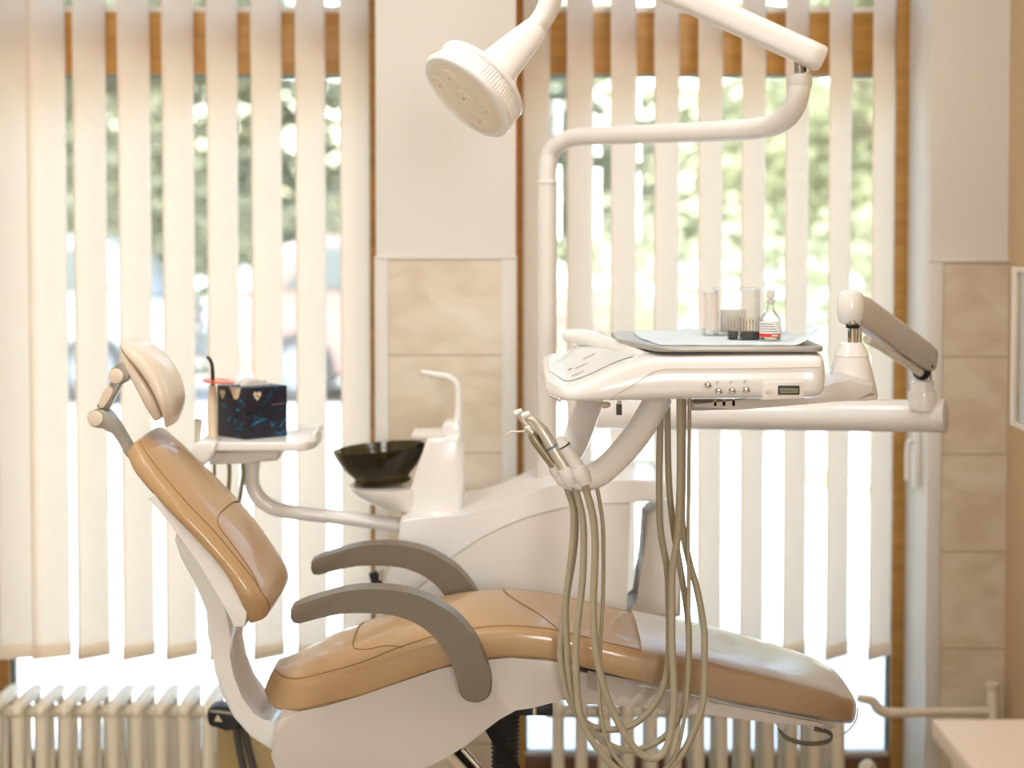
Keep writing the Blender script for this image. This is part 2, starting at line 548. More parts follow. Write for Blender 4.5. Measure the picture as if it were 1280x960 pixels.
# upholstered pad: a loft along a side profile -------------------------------------------------
class Pad:
    def __init__(self, st, Yn, yc, e=6.0, n=6, grow=1.05, capa=0.012, capb=0.012, seg=48, ecap=0.35):
        """st: (Bx,By,Tx,Ty,halfwidth,crown) with B/T image points traced on the near face at depth Yn"""
        rows = []
        for bx, by, tx, ty, w, c in st:
            ys = max(Yn, yc - w)
            B, T = XZ(bx, by, ys), XZ(tx, ty, ys)
            rows.append((B[0], B[1], T[0], T[1], w, c))
        rows = cr(rows, n)
        self.e, self.yc, self.grow, self.seg = e, yc, grow, seg
        def cap(end, d, L):
            out = []
            mid = Vector(((end[0] + end[2]) / 2, (end[1] + end[3]) / 2))
            B, T = Vector(end[:2]), Vector(end[2:4])
            for k in range(1, 7):
                a = math.pi / 2 * k / 6
                s = math.cos(a) ** 0.6 if k < 6 else 0.02
                off = d * (L * math.sin(a))
                w = end[4] - ecap * end[4] * (1 - math.cos(a)) if k < 6 else end[4] * (1 - ecap) * 0.9
                b2, t2 = mid + (B - mid) * s + off, mid + (T - mid) * s + off
                out.append((b2.x, b2.y, t2.x, t2.y, w, end[5] * s))
            return out
        def mid(r): return Vector(((r[0] + r[2]) / 2, (r[1] + r[3]) / 2))
        d0 = (mid(rows[0]) - mid(rows[2])).normalized()
        d1 = (mid(rows[-1]) - mid(rows[-3])).normalized()
        self.core = rows
        self.rows = list(reversed(cap(rows[0], d0, capa))) + rows + cap(rows[-1], d1, capb)
    def pt(self, row, ang, off=0.0):
        B, T = Vector(row[:2]), Vector(row[2:4])
        w, c = row[4], row[5]
        ca, sa = math.cos(ang), math.sin(ang)
        yy = math.copysign(abs(ca) ** (2 / self.e), ca)
        vv = math.copysign(abs(sa) ** (2 / self.e), sa)
        n = (T - B)
        L = max(n.length, 1e-6)
        v = 0.5 + 0.5 * vv * self.grow
        q = B + n * v
        if vv > 0:
            q = q + n / L * (c * max(0, 1 - yy * yy) * vv)
        p = Vector((q.x, self.yc + yy * w, q.y))
        if off:
            nn = n / L
            p += Vector((nn.x * vv, yy * 0.6, nn.y * vv)).normalized() * off
        return p
    def mesh(self, off=0.0, rows=None):
        mb = MB()
        rows = rows or self.rows
        mb.ring_loft([[self.pt(r, 2 * math.pi * k / self.seg, off) for k in range(self.seg)] for r in rows])
        return mb
    def edge(self, ang, off=0.001, i0=0, i1=None):
        return [self.pt(r, ang, off) for r in self.core[i0:i1]]
    def top(self, s, yf, off=0.0008):
        """s in 0..1 along the core, yf in -1..1 across (negative = near)"""
        f = s * (len(self.core) - 1)
        i = min(int(f), len(self.core) - 2)
        t = f - i
        row = tuple(a * (1 - t) + b * t for a, b in zip(self.core[i], self.core[i + 1]))
        a = math.acos(min(0.9999, abs(yf)) ** (self.e / 2))
        ang = a if yf >= 0 else math.pi - a
        return self.pt(row, ang, off)

# ================================================================== SETTING
YW = 4.92      # room face of the window wall
YF = 5.20      # room face of the window frames
YO = 5.36      # outer face of the wall
XL, XR = -1.95, 1.27
XP0, XP1 = -0.3485, 0.0100
WX0, WX1 = -1.405, 1.072
ZCEIL = 3.4
YB = -5.0
z_sill = P(900, 948, YF).z

fl = MB().box((XL - 0.2, YB - 0.2, -0.12), (XR + 0.2, YO, 0.0)).build('floor', M['floor'])
S(fl, 'beige vinyl floor below the chair', 'floor')
ce = MB().box((XL - 0.2, YB - 0.2, ZCEIL), (XR + 0.2, YO, ZCEIL + 0.15)).build('ceiling', M['ceiling'])
S(ce, 'white ceiling above the frame', 'ceiling')
mb = MB()
mb.box((XP0, YW, 0), (XP1, YO, ZCEIL))
mb.box((WX1, YW, 0), (XR + 0.2, YO, ZCEIL))
mb.box((XL - 0.2, YW, 0), (WX0, YO, ZCEIL))
mb.box((WX0, YW, 2.55), (XP0, YO, ZCEIL))
mb.box((XP1, YW, 2.55), (WX1, YO, ZCEIL))
wb = mb.build('wall_back', M['plaster'])
S(wb, 'cream plaster wall and pillar between the two windows', 'wall')
S(MB().box((XL - 0.2, YB, 0), (XL, YW, ZCEIL)).build('wall_left', M['plaster']), 'cream plaster wall left of the windows', 'wall')
S(MB().box((XR, YB, 0), (XR + 0.2, YW, ZCEIL)).build('wall_right', M['tanwall']), 'beige wall on the right behind the glass cabinet', 'wall')
S(MB().box((XL - 0.2, YB - 0.2, 0), (XR + 0.2, YB, ZCEIL)).build('wall_front', M['plaster']), 'cream wall behind the camera', 'wall')

# tiled dados
def tiles(name, px0, px1, pytop, first_line, label, caps, yoff=0.0):
    x0, x1 = P(px0, 500, YW).x, P(px1, 500, YW).x
    zt = P(640, pytop, YW - 0.012).z
    z1 = P(640, first_line, YW - 0.012).z
    k = math.ceil(z1 / TILE_H)
    zb = z1 - k * TILE_H
    root = struct(name, label, 'tiles')
    root.location = (x0, YW, z1)
    MB().box((x0, YW - 0.012, 0.0), (x1, YW + 0.004, zt)).build('tile_field', M['tile'], root)
    for (a, b, pr) in caps:
        MB().box((P(a, 500, YW).x, YW - pr, 0.0), (P(b, 500, YW).x, YW + 0.004, zt + 0.006), 0.003).build('corner_strip', M['trimwhite'], root)
    MB().box((P(caps[0][0], 500, YW).x, YW - 0.018, zt), (max(x1, P(caps[-1][1], 500, YW).x), YW + 0.004, zt + 0.008), 0.002).build('cap_strip', M['trimwhite'], root)
    return root
tiles('trim_1', 484, 628, 324, 445, 'marbled beige tiles with pale corner strips on the pillar between the windows', [(469, 486, 0.016), (627, 646, 0.016)])
tiles('trim_2', 1175, 1258.5, 328, 447, 'marbled beige tiles on the wall right of the right window', [(1158, 1176, 0.016)])

# windows
def window(name, x0, x1, jl, jr, label, handle=False):
    root = struct(name, label, 'window')
    root.location = (x0, YF, z_sill)
    zt = 2.55
    z93, z15, z8 = P(640, 93, YF).z, P(640, 15, YF).z, P(640, 7, YF).z
    mb = MB()
    mb.box((x0, YF, 0.0), (x0 + jl, YF + 0.1, zt), 0.003)
    mb.box((x1 - jr, YF, 0.0), (x1, YF + 0.1, zt), 0.003)
    mb.box((x0 + jl, YF + 0.005, z93), (x1 - jr, YF + 0.1, z15), 0.003)
    mb.box((x0 + jl, YF + 0.005, zt - 0.06), (x1 - jr, YF + 0.1, zt), 0.003)
    fr = mb.build('window_frame', M['wood'], root)
    MB().box((x0 + jl, YF + 0.004, 0.0), (x1 - jr, YF + 0.1, z_sill), 0.003).build('bottom_rail', M['wooddark'], root)
    MB().box((x0 + jl, YF + 0.03, z_sill), (x1 - jr, YF + 0.05, z_sill + 0.012)).build('glazing_bead', M['trimwhite'], root)
    MB().box((x0 + jl, YF + 0.02, z15), (x1 - jr, YF + 0.05, z8)).build('sash_rail', M['white2'], root)
    mb = MB()
    mb.box((x0 + jl, YF + 0.055, z_sill), (x1 - jr, YF + 0.061, z93))
    mb.box((x0 + jl, YF + 0.055, z15), (x1 - jr, YF + 0.061, zt - 0.06))
    mb.build('glass_pane', M['glass'], root)
    mb = MB()
    mb.box((x1 - jr - 0.006, YF + 0.03, z_sill), (x1 - jr, YF + 0.055, z93))
    mb.box((x0 + jl, YF + 0.03, z_sill), (x0 + jl + 0.006, YF + 0.055, z93))
    mb.box((x0 + jl, YF + 0.03, z93 - 0.005), (x1 - jr, YF + 0.055, z93))
    mb.build('gasket', M['gasket'], root)
    if handle:
        mb = MB()
        a = P(1134, 552, YW + 0.1); b = P(1136, 600, YW + 0.1)
        mb.box((WX1 - 0.018, a.y - 0.012, b.z - 0.02), (WX1, a.y + 0.012, a.z + 0.03), 0.006)
        mb.tube([Vector((WX1 - 0.012, a.y, a.z)), Vector((WX1 - 0.03, a.y, a.z)), Vector((WX1 - 0.034, a.y, a.z - 0.03)), Vector((WX1 - 0.034, a.y, b.z))], 0.007)
        mb.build('window_handle', M['white2'], root)
    return root
window('window_1', WX0, XP0, 0.03, 0.038, 'tall wood framed window left of the pillar')
window('window_2', XP1, WX1, 0.027, 0.036, 'tall wood framed window right of the pillar', True)
# red sealant strip on the pillar edge
rs = MB()
zz = [z_sill + 0.05 * k for k in range(50)]
for k in range(46):
    w = 0.003 + 0.003 * abs(noise.noise(Vector((0, 0, k * 0.7))))
    rs.box((XP1, YW + 0.02, 0.1 + k * 0.053), (XP1 + w, YW + 0.05, 0.1 + (k + 1) * 0.053))
S(rs.build('trim_3', M['redseal']), 'ragged red sealant strip along the right edge of the pillar', 'sealant')

# ================================================================== BLINDS
YBL = 5.05
def blind(name, centres, label, group):
    xs = [P(c[0], 100, YBL).x for c in centres]
    root = thing(name, label, 'blinds', ((xs[0] + xs[-1]) / 2, YBL, 2.48), group)
    MB().box((min(xs) - 0.07, YBL - 0.022, 2.47), (max(xs) + 0.05, YBL + 0.022, 2.51), 0.004).build('head_rail', M['white2'], root)
    zb = P(640, 822, YBL).z
    for i, (c, w, th) in enumerate(centres):
        x = P(c, 100, YBL).x
        mb = MB()
        a = w / 2
        ct, st_ = math.cos(th), math.sin(th)
        tilt = 0.004 * noise.noise(Vector((i * 3.1, 1.0, len(name))))
        cols = 8
        levels = [zb, zb + 0.036, zb + 0.0365, zb + 0.3, 1.2, 1.7, 2.46]
        grid = []
        for z in levels:
            row = []
            for k in range(cols + 1):
                u = -a + 2 * a * k / cols
                bow = 0.004 * (1 - (u / a) ** 2)
                th_x = tilt * (2.46 - z)
                row.append(mb.b.verts.new((x + u * ct - bow * st_ + th_x, YBL + u * st_ + bow * -ct, z)))
            grid.append(row)
        for r0, r1 in zip(grid[:-1], grid[1:]):
            for k in range(cols):
                mb.b.faces.new((r0[k], r0[k + 1], r1[k + 1], r1[k]))
        sl = mb.build('slat', M['fabric'], root, solid=0.0008)
        # folded pocket that holds the weight at the slat's foot
        mh = MB()
        for dn in (-0.0022, 0.0022):
            g2 = []
            for z in (zb - 0.001, zb + 0.038):
                row = []
                for k in range(cols + 1):
                    u = -a + 2 * a * k / cols
                    bow = 0.004 * (1 - (u / a) ** 2)
                    th_x = tilt * (2.46 - z)
                    row.append(mh.b.verts.new((x + u * ct - (bow + dn) * st_ + th_x, YBL + u * st_ - (bow + dn) * ct, z)))
                g2.append(row)
            for k in range(cols):
                mh.b.faces.new((g2[0][k], g2[0][k + 1], g2[1][k + 1], g2[1][k]))
        mh.build('hem_pocket', M['fabric'], sl)
    # bead chain along the foot
    return root
TH = math.radians(45)
SW = 0.101
blind('vertical_blind', [(-38, SW, 0.5), (16, 0.107, 0.32), (57, 0.104, 0.5)] + [(111.5 + 55.3 * k, SW, TH) for k in range(7)],
      'cream vertical slat blind hanging in the window left of the pillar', 'cream vertical blinds')
blind('vertical_blind', [(671 + 54.3 * k, SW, TH) for k in range(9)],
      'cream vertical slat blind hanging in the window right of the pillar', 'cream vertical blinds')

# ================================================================== RADIATORS
def radiator(name, centres, yf, yb, zt, zb, label):
    xs = [P(c, 900, yf).x for c in centres]
    root = thing(name, label, 'radiator', ((xs[0] + xs[-1]) / 2, (yf + yb) / 2, zb), 'ribbed radiators')
    for x in xs:
        mb = MB()
        ys = [yf + 0.018, (yf + yb) / 2, yb - 0.018]
        for y, rc in zip(ys, (0.0162, 0.010, 0.010)):
            mb.tube([Vector((x, y, zb + 0.02)), Vector((x, y, zt - 0.02))], rc, seg=14, smooth=False, flat=(1.0, 1.0))
        for z, up in ((zt - 0.022, 1), (zb + 0.022, -1)):
            pts = [Vector((x, yf + 0.004, z - up * 0.012)), Vector((x, yf + 0.02, z + up * 0.004)), Vector((x, (yf + yb) / 2, z + up * 0.008)),
                   Vector((x, yb - 0.02, z + up * 0.004)), Vector((x, yb - 0.004, z - up * 0.012))]
            mb.tube(pts, [0.009, 0.0165, 0.0175, 0.0165, 0.009], seg=14, n=5)
        mb.build('section', M['radiator'], root)
    mb = MB()
    for z in (zt - 0.05, zb + 0.05):
        mb.cyl((xs[0] - 0.03, (yf + yb) / 2, z), (xs[-1] + 0.03, (yf + yb) / 2, z), 0.017, seg=16)
    mb.build('header_pipe', M['radiator'], root)
    for x in (xs[0], xs[-1]):
        mb = MB()
        mb.box((x - 0.012, yf + 0.02, 0.0), (x + 0.012, yb - 0.02, zb + 0.02), 0.003)
        mb.build('foot', M['radiator'], root)
    return root
rzt = P(640, 880, 4.84).z + 0.005
radiator('radiator', [-10 + 29.9 * k for k in range(10)], 4.82, 5.06, rzt, 0.07, 'cream ribbed radiator under the left window behind the backrest')
radiator('radiator', [698 + 29.3 * k for k in range(13)], 4.82, 5.06, rzt, 0.07, 'cream ribbed radiator under the right window behind the footrest')

rp = thing('radiator_pipe', 'cream heating pipe with an elbow running along the tiles at lower right', 'pipe', P(1160, 890, 4.82))
yp = 4.84
MB().tube([P(1074, 873, yp), P(1090, 876, yp), P(1098, 886, yp), P(1112, 891, yp), P(1160, 890, yp), P(1246, 889, yp)],
          [0.010, 0.012, 0.014, 0.013, 0.0115, 0.0115], n=5).build('pipe', M['pipe'], rp)
MB().cyl(Vector((P(1241, 862, yp).x, yp, 0.0)), P(1241, 862, yp), 0.015, 0.014, bev=0.003).build('pipe_stub', M['pipe'], rp)
MB().cyl(P(1241, 864, yp), P(1241, 853, yp), 0.013, 0.018, bev=0.002).build('stub_flare', M['pipe'], rp)
MB().cyl(P(1072, 872, yp), P(1080, 874, yp), 0.009).build('valve_spindle', M['steel'], rp)
vk = thing('radiator_valve', 'white rounded valve head low at the right end of the radiator', 'valve', P(1081, 962, yp))
MB().lathe([(0, 0.004), (0.002, 0.016), (0.02, 0.022), (0.036, 0.019), (0.04, 0.006)], P(1090, 968, yp), (-0.5, -0.3, 0.75)).build('valve_head', M['pipe'], vk)
MB().cyl(P(1060, 985, yp), P(1086, 972, yp), 0.012).build('valve_body', M['steel'], vk)

# ================================================================== RIGHT SIDE FURNITURE
yc0, yc1 = 2.6, 0
xf = 1.155
YC = xf * F / (1264 - 640)
z_t, z_b = P(1264, 333, YC).z, P(1264, 531, YC).z
wc = thing('wall_cabinet', 'pale framed grey glass wall cabinet at the right edge above the tiles', 'cabinet', ((xf + XR) / 2, YC - 0.4, z_b))
MB().box((xf + 0.02, YC - 0.8, z_b), (XR - 0.001, YC - 0.002, z_t), 0.003).build('cabinet_body', M['alu'], wc)
fw = 0.011
mb = MB()
mb.box((xf, YC - fw * 4, z_b), (xf + 0.018, YC, z_t), 0.002)
mb.box((xf, YC - 0.8, z_b), (xf + 0.018, YC - 0.75, z_t), 0.002)
mb.box((xf, YC - 0.75, z_t - 0.012), (xf + 0.018, YC - fw * 4, z_t), 0.002)
mb.box((xf, YC - 0.75, z_b), (xf + 0.018, YC - fw * 4, z_b + 0.012), 0.002)
d_ = mb.build('door', M['alu'], wc)
MB().box((xf + 0.006, YC - 0.75, z_b + 0.012), (xf + 0.010, YC - fw * 4, z_t - 0.012)).build('glass_panel', M['cabglass'], d_)
MB().box((xf + 0.03, YC - 0.75, z_b - 0.012), (XR - 0.001, YC - 0.02, z_b - 0.0005), 0.002).build('bottom_board', M['orangewood'], wc)

yd = 2.78
c0 = P(1165, 899, yd)
dk = thing('desk_cabinet', 'low beige laminate cabinet at the lower right corner', 'cabinet', (c0.x + 0.3, yd - 0.35, 0))
MB().box((c0.x, yd - 0.85, c0.z - 0.028), (XR - 0.003, yd, c0.z), 0.002).build('worktop', M['desk'], dk)
MB().box((c0.x + 0.035, yd - 0.83, 0.08), (XR - 0.006, yd - 0.02, c0.z - 0.0285), 0.002).build('body', M['desk2'], dk)
mb = MB()
mb.box((c0.x + 0.022, yd - 0.81, 0.1), (c0.x + 0.0345, yd - 0.43, c0.z - 0.04), 0.002)
o = mb.build('door', M['desk2'], dk)
MB().tube([Vector((c0.x + 0.022, yd - 0.46, 0.5)), Vector((c0.x + 0.008, yd - 0.46, 0.5)), Vector((c0.x + 0.008, yd - 0.46, 0.4)), Vector((c0.x + 0.022, yd - 0.46, 0.4))], 0.004, smooth=False).build('handle', M['steel'], o)
mb = MB()
mb.box((c0.x + 0.022, yd - 0.42, 0.1), (c0.x + 0.0345, yd - 0.03, c0.z - 0.04), 0.002)
o = mb.build('door', M['desk2'], dk)
MB().tube([Vector((c0.x + 0.022, yd - 0.39, 0.5)), Vector((c0.x + 0.008, yd - 0.39, 0.5)), Vector((c0.x + 0.008, yd - 0.39, 0.4)), Vector((c0.x + 0.022, yd - 0.39, 0.4))], 0.004, smooth=False).build('handle', M['steel'], o)
MB().box((c0.x + 0.06, yd - 0.8, 0.0), (XR - 0.02, yd - 0.05, 0.0795)).build('plinth', M['desk2'], dk)

# ================================================================== DENTAL CHAIR
YN, YCH = 3.69, 3.885
HW = YCH - YN
chair = thing('dental_chair', 'tan leather reclining dental chair with white shell and taupe armrests', 'dental chair', (P(600, 900, YCH).x, YCH, 0.0))
seat_st = [
    (331, 868, 344, 838, 0.055, 0.004), (340, 886, 354, 847, 0.105, 0.012), (364, 893, 372, 851, 0.150, 0.022), (400, 887, 401, 846, 0.180, 0.031),
    (450, 874, 450, 833, HW, 0.036), (500, 857, 500, 813, HW, 0.034), (550, 840, 548, 798, HW, 0.028),
    (595, 830, 597, 788, HW, 0.022), (640, 826, 640, 785, HW, 0.016), (690, 829, 694, 790, HW, 0.012),
    (740, 841, 750, 803, HW, 0.010), (800, 856, 808, 816, HW, 0.006), (880, 874, 886, 830, 0.185, 0.006),
    (958, 889, 962, 848, 0.175, 0.006), (1030, 902, 1035, 867, 0.16, 0.005), (1058, 904, 1061, 876, 0.145, 0.003)]
# tapered stations keep their near face traced at YN: shift the centre is not needed, the taper is small
pad = Pad(seat_st, YN, YCH, e=6.5, capa=0.006, capb=0.020)
seat = pad.mesh().build('seat_cushion', M['tan'], chair, angle=60)
A45 = math.pi - math.pi / 4.2
MB().tube(pad.edge(A45, 0.0002), 0.0012, seg=6, smooth=False).build('edge_seam', M['seam'], seat)
MB().tube(pad.edge(math.pi / 4.2, 0.0002), 0.0012, seg=6, smooth=False).build('edge_seam', M['seam'], seat)
def seam(p, pts, name, par, n=5):
    q = cr(pts, n)
    MB().tube([p.top(s, y, 0.0001) for s, y in q], 0.0013, seg=6, smooth=False).build(name, M['seam'], par)
NS = len(seat_st) - 1.0
seam(pad, [(5.05 / NS, -0.93), (4.6 / NS, -0.8), (4.1 / NS, -0.72), (3.78 / NS, -0.6), (3.72 / NS, -0.35), (3.75 / NS, 0.1), (3.8 / NS, 0.5), (4.0 / NS, 0.93)], 'panel_seam', seat)
seam(pad, [(9.15 / NS, -0.94), (8.9 / NS, -0.75), (8.5 / NS, -0.4), (8.1 / NS, -0.05), (7.85 / NS, 0.3), (7.75 / NS, 0.6), (7.8 / NS, 0.93)], 'panel_seam', seat)

back_st = [(157, 571, 172, 553, 0.14, 0.006), (165, 591, 184, 575, 0.168, 0.022), (185, 616, 205, 604, 0.183, 0.03), (213, 646, 232, 636, HW, 0.034),
           (240, 674, 260, 665, HW, 0.034), (265, 701, 287, 696, HW, 0.032), (283, 726, 308, 721, HW, 0.026), (295, 750, 325, 744, HW, 0.018),
           (303, 771, 335, 760, 0.18, 0.01), (309, 780, 332, 772, 0.16, 0.003)]
bpad = Pad(back_st, YN, YCH, e=5.0, capa=0.008, capb=0.006)
back = bpad.mesh().build('backrest_cushion', M['tan'], chair, angle=60)
MB().tube(bpad.edge(A45, 0.0002), 0.0012, seg=6, smooth=False).build('edge_seam', M['seam'], back)
MB().tube(bpad.edge(math.pi / 4.2, 0.0002), 0.0012, seg=6, smooth=False).build('edge_seam', M['seam'], back)
NB = len(back_st) - 1.0
seam(bpad, [(6.9 / NB, -0.9), (6.2 / NB, -0.84), (5.2 / NB, -0.8), (4.3 / NB, -0.78), (3.95 / NB, -0.74), (3.75 / NB, -0.6), (3.7 / NB, -0.3), (3.75 / NB, 0.1), (3.95 / NB, 0.55), (4.1 / NB, 0.93)], 'lumbar_seam', back)
# white shell behind the backrest
mb = MB()
mb.prism(poly([(184, 622), (190, 628), (219, 664), (250, 706), (276, 750), (292, 784), (306, 784), (309, 764), (297, 736), (272, 698), (234, 656), (196, 614)], YN + 0.012), YN + 0.012, YCH + HW - 0.012, 0.003)
mb.build('backrest_shell', M['white'], chair)
# headrest
YH, HH = 3.80, 0.11
hp = Pad([(151, 439, 155, 430, 0.085, 0.003), (159, 448, 171, 437, 0.1, 0.006), (171, 461, 189, 452, 0.108, 0.007), (185, 480, 204, 474, HH, 0.007), (196, 500, 212, 499, HH, 0.006),
          (202, 516, 212, 519, 0.1, 0.004), (205, 529, 207, 533, 0.085, 0.002)], YH, YCH, e=4.0, capa=0.008, capb=0.006)
head = hp.mesh().build('headrest_cushion', M['cream'], chair, angle=60)
hs = Pad([(151, 448, 153, 437, 0.08, 0), (159, 463, 166, 450, 0.092, 0), (172, 488, 184, 475, 0.095, 0), (183, 510, 197, 498, 0.092, 0), (192, 526, 203, 519, 0.08, 0)], YH + 0.012, YCH, e=5, capa=0.004, capb=0.004)
hs.mesh().build('headrest_shell', M['cream'], chair, angle=60)
# headrest bracket: two links with cream pivot caps
YBK = 3.80
br = MB()
br.prism(poly([(160, 458), (164, 466), (157, 478), (148, 480), (140, 477), (136, 469), (139, 461), (146, 458), (152, 452)], YBK, 3), YBK, YBK + 0.05, 0.004)
br.prism(poly([(139, 474), (151, 479), (133, 514), (119, 509)], YBK), YBK + 0.008, YBK + 0.042, 0.004)
br.prism(poly([(122, 512), (133, 514), (143, 526), (152, 541), (163, 560), (168, 575), (158, 570), (148, 552), (137, 538), (126, 535), (115, 533), (109, 524), (112, 515)], YBK, 3), YBK - 0.004, YBK + 0.046, 0.004)
bk = br.build('headrest_bracket', M['bracket'], chair)
for c, r in (((145, 470), 9.5), ((119, 523), 9.8)):
    p = P(c[0], c[1], YBK - 0.004)
    MB().cyl(p + Vector((0, 0.004, 0)), p - Vector((0, 0.004, 0)), r / (F / 3.8), seg=28, bev=0.0015).build('pivot_cap', M['cream'], bk)
mb = MB()
mb.prism(poly([(135, 483), (141, 485), (141, 490), (131, 508), (126, 510), (123, 506), (124, 501), (131, 486)], YBK, 3), YBK - 0.001, YBK + 0.01, 0.002)
mb.build('slot_cover', M['cream'], bk)
MB().tube([P(132, 517, YBK + 0.01), P(136, 519, YBK + 0.01)], 0.004).build('release_lever', M['black'], bk)

# armrests
arm = [(366, 759), (382, 753), (398, 748), (418, 742), (438, 738), (460, 736.5), (482, 737), (500, 739), (518, 743), (534, 749), (549, 757), (565, 767), (579, 780), (590, 793), (599, 808), (606, 824),
       (612, 842), (615, 858), (612, 870), (604, 877), (593, 879), (582, 876), (575, 868), (572, 856), (569, 843), (562, 824), (556, 814), (548, 803), (540, 794), (530, 786), (519, 779), (507, 774),
       (490, 769), (470, 767), (450, 766.5), (430, 767), (412, 770), (395, 774), (380, 778), (370, 780), (364.5, 777), (363, 768), (363.5, 762)]
ya = 3.60
axz = poly(arm, ya, 2)
MB().prism(axz, ya, ya + 0.062, 0.012, 4).build('armrest', M['armgrey'], chair, angle=50)
MB().prism([(x - 0.012, z) for x, z in axz], 4.085, 4.147, 0.012, 4).build('armrest', M['armgrey'], chair, angle=50)
# pivot bosses joining the armrests to the shell
for y0, y1 in ((ya + 0.06, YN + 0.05), (4.04, 4.09)):
    p = P(592, 855, ya)
    MB().cyl((p.x, y0, p.z), (p.x, y1, p.z), 0.022, bev=0.003).build('armrest_pivot', M['armgrey'], chair)

# white shell under the seat
sh = [(348, 897), (374, 894), (400, 885), (450, 870), (500, 853), (550, 836), (595, 826), (640, 822), (690, 825), (722, 833), (726, 852), (716, 872), (692, 878), (665, 881), (645, 888), (625, 899),
      (605, 914), (585, 930), (562, 945), (535, 958), (500, 970), (450, 984), (400, 990), (362, 986), (345, 968), (338, 945), (343, 922), (350, 903)]
mb = MB()
mb.prism(poly(sh, YN + 0.004), YN + 0.004, YCH + HW - 0.004, 0.012, 4)
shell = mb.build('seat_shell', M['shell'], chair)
# backrest support arm
sa = [(221, 664), (218, 676), (226, 699), (246, 734), (258, 764), (265, 795), (266, 820), (269, 842), (276, 867), (291, 897), (313, 922), (341, 940), (352, 925), (356, 905), (340, 906), (327, 904), (314, 896), (298, 874), (287, 846), (282, 820), (284, 800), (291, 783), (280, 757), (258, 718), (238, 684)]
mb = MB()
mb.prism(poly(sa, 3.78), 3.78, 3.97, 0.008, 3)
mb.build('backrest_support', M['white'], chair)
# leg rest plate
mb = MB()
mb.prism(poly([(700, 833), (760, 848), (830, 864), (900, 880), (970, 893), (1030, 904), (1030, 910), (960, 903), (880, 893), (800, 884), (722, 880), (700, 874)], YN + 0.03), YN + 0.03, YCH + HW - 0.04, 0.006)
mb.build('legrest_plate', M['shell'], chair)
# lifting gear
yl = 3.86
mb = MB()
mb.box(P(640, 895, yl), P(691, 880, yl) + Vector((0, 0.12, 0)), 0.003)
mb.build('carriage', M['black'], chair)
MB().cyl(P(668, 893, yl - 0.01), P(668, 879, yl - 0.01), 0.006).build('carriage_bolt', M['chrome'], chair)
mb = MB()
a, b_ = P(632, 893, yl + 0.05), P(632, 893, yl + 0.05)
prof = []
h, k = 0.0, 0
while h < a.z - 0.10:
    prof.append((h, 0.030 if k % 2 == 0 else 0.023)); h += 0.0046; k += 1
mb.lathe(prof, (a.x, a.y, 0.10), (0, 0, 1), seg=28)
mb.build('lift_bellows', M['darkgrey'], chair)
MB().tube([P(606, 900, yl - 0.02), P(706, 1061, yl - 0.02)], 0.011, smooth=False, seg=4).build('lift_strut', M['black'], chair)
MB().tube([P(556, 925, yl - 0.02), P(672, 1063, yl - 0.02)], 0.014, smooth=False, seg=4).build('lift_strut', M['black'], chair)
MB().tube([P(578, 936, yl - 0.05), P(684, 1054, yl - 0.05)], 0.006, smooth=False).build('hydraulic_rod', M['chrome'], chair)
MB().tube([P(558, 940, yl - 0.05), P(662, 1052, yl - 0.05)], 0.009, smooth=False).build('hydraulic_rod', M['ivory'], chair)
mb = MB()
cx = P(640, 960, yl).x
mb.box((cx - 0.42, YCH - 0.2, 0.0), (cx + 0.25, YCH + 0.2, 0.05), 0.02)
mb.box((cx - 0.2, YCH - 0.1, 0.045), (cx + 0.12, YCH + 0.12, 0.16), 0.03)
mb.build('base_plate', M['shell'], chair)

# plastic foot cover --------------------------------------------------------
fc_st = []
for (bx, by, tx, ty, w, c) in [(790, 858, 796, 813, HW, 0.007), (840, 868, 846, 822, 0.192, 0.006), (880, 876, 886, 829, 0.187, 0.006), (958, 892, 962, 847, 0.177, 0.006), (1030, 904, 1035, 866, 0.162, 0.005), (1058, 906, 1061, 875, 0.147, 0.003)]:
    fc_st.append((bx, by, tx, ty, w + 0.004, c + 0.003))
fp = Pad(fc_st, YN, YCH, e=6.5, capa=0.001, capb=0.024, n=8, ecap=0.3)
cover = thing('plastic_foot_cover', 'wrinkled clear plastic sleeve pulled over the foot end of the chair', 'cover', P(930, 890, YCH))
mb = MB()
rings = []
for i, r in enumerate(fp.rows[7:]):
    ring = []
    for k in range(fp.seg):
        p = fp.pt(r, 2 * math.pi * k / fp.seg, 0.003)
        n_ = noise.noise(p * 9.0) * 0.0025 + noise.noise(p * 30.0) * 0.001
        p.z += n_; p.y += n_
        ring.append(p)
    rings.append(ring)
mb.ring_loft(rings, cap=False)
mb.build('sleeve', M['film'], cover, angle=80)
# loose skirt hanging below the leg rest, on both sides
for side, yy in ((-1, YN + 0.012), (1, YCH + HW - 0.012)):
    mb = MB()
    top_, bot = [], []
    for k in range(61):
        t = k / 60
        x = 735 + (1052 - 735) * t
        yb_ = 843 + (904 - 843) * t ** 0.93
        hang = 34 + 24 * noise.noise(Vector((t * 7, side, 0.3))) + 16 * abs(noise.noise(Vector((t * 16, side, 4.3)))) - 20 * t
        hang = max(8, hang)
        base = P(x, yb_ - 3, YN)
        wv = 0.006 * noise.noise(Vector((t * 18, side * 2.0, 1.0)))
        tap = 0.0 if t < 0.3 else (t - 0.3) * 0.05
        y = yy - side * tap * 1.0
        top_.append(mb.b.verts.new((base.x, y, base.z)))
        b2 = P(x, yb_ - 3 + hang, YN)
        bot.append(mb.b.verts.new((base.x, y + wv * 2 - side * 0.02, b2.z)))
    for k in range(60):
        mb.b.faces.new((top_[k], top_[k + 1], bot[k + 1], bot[k]))
    mb.build('skirt', M['film2'], cover, angle=80)
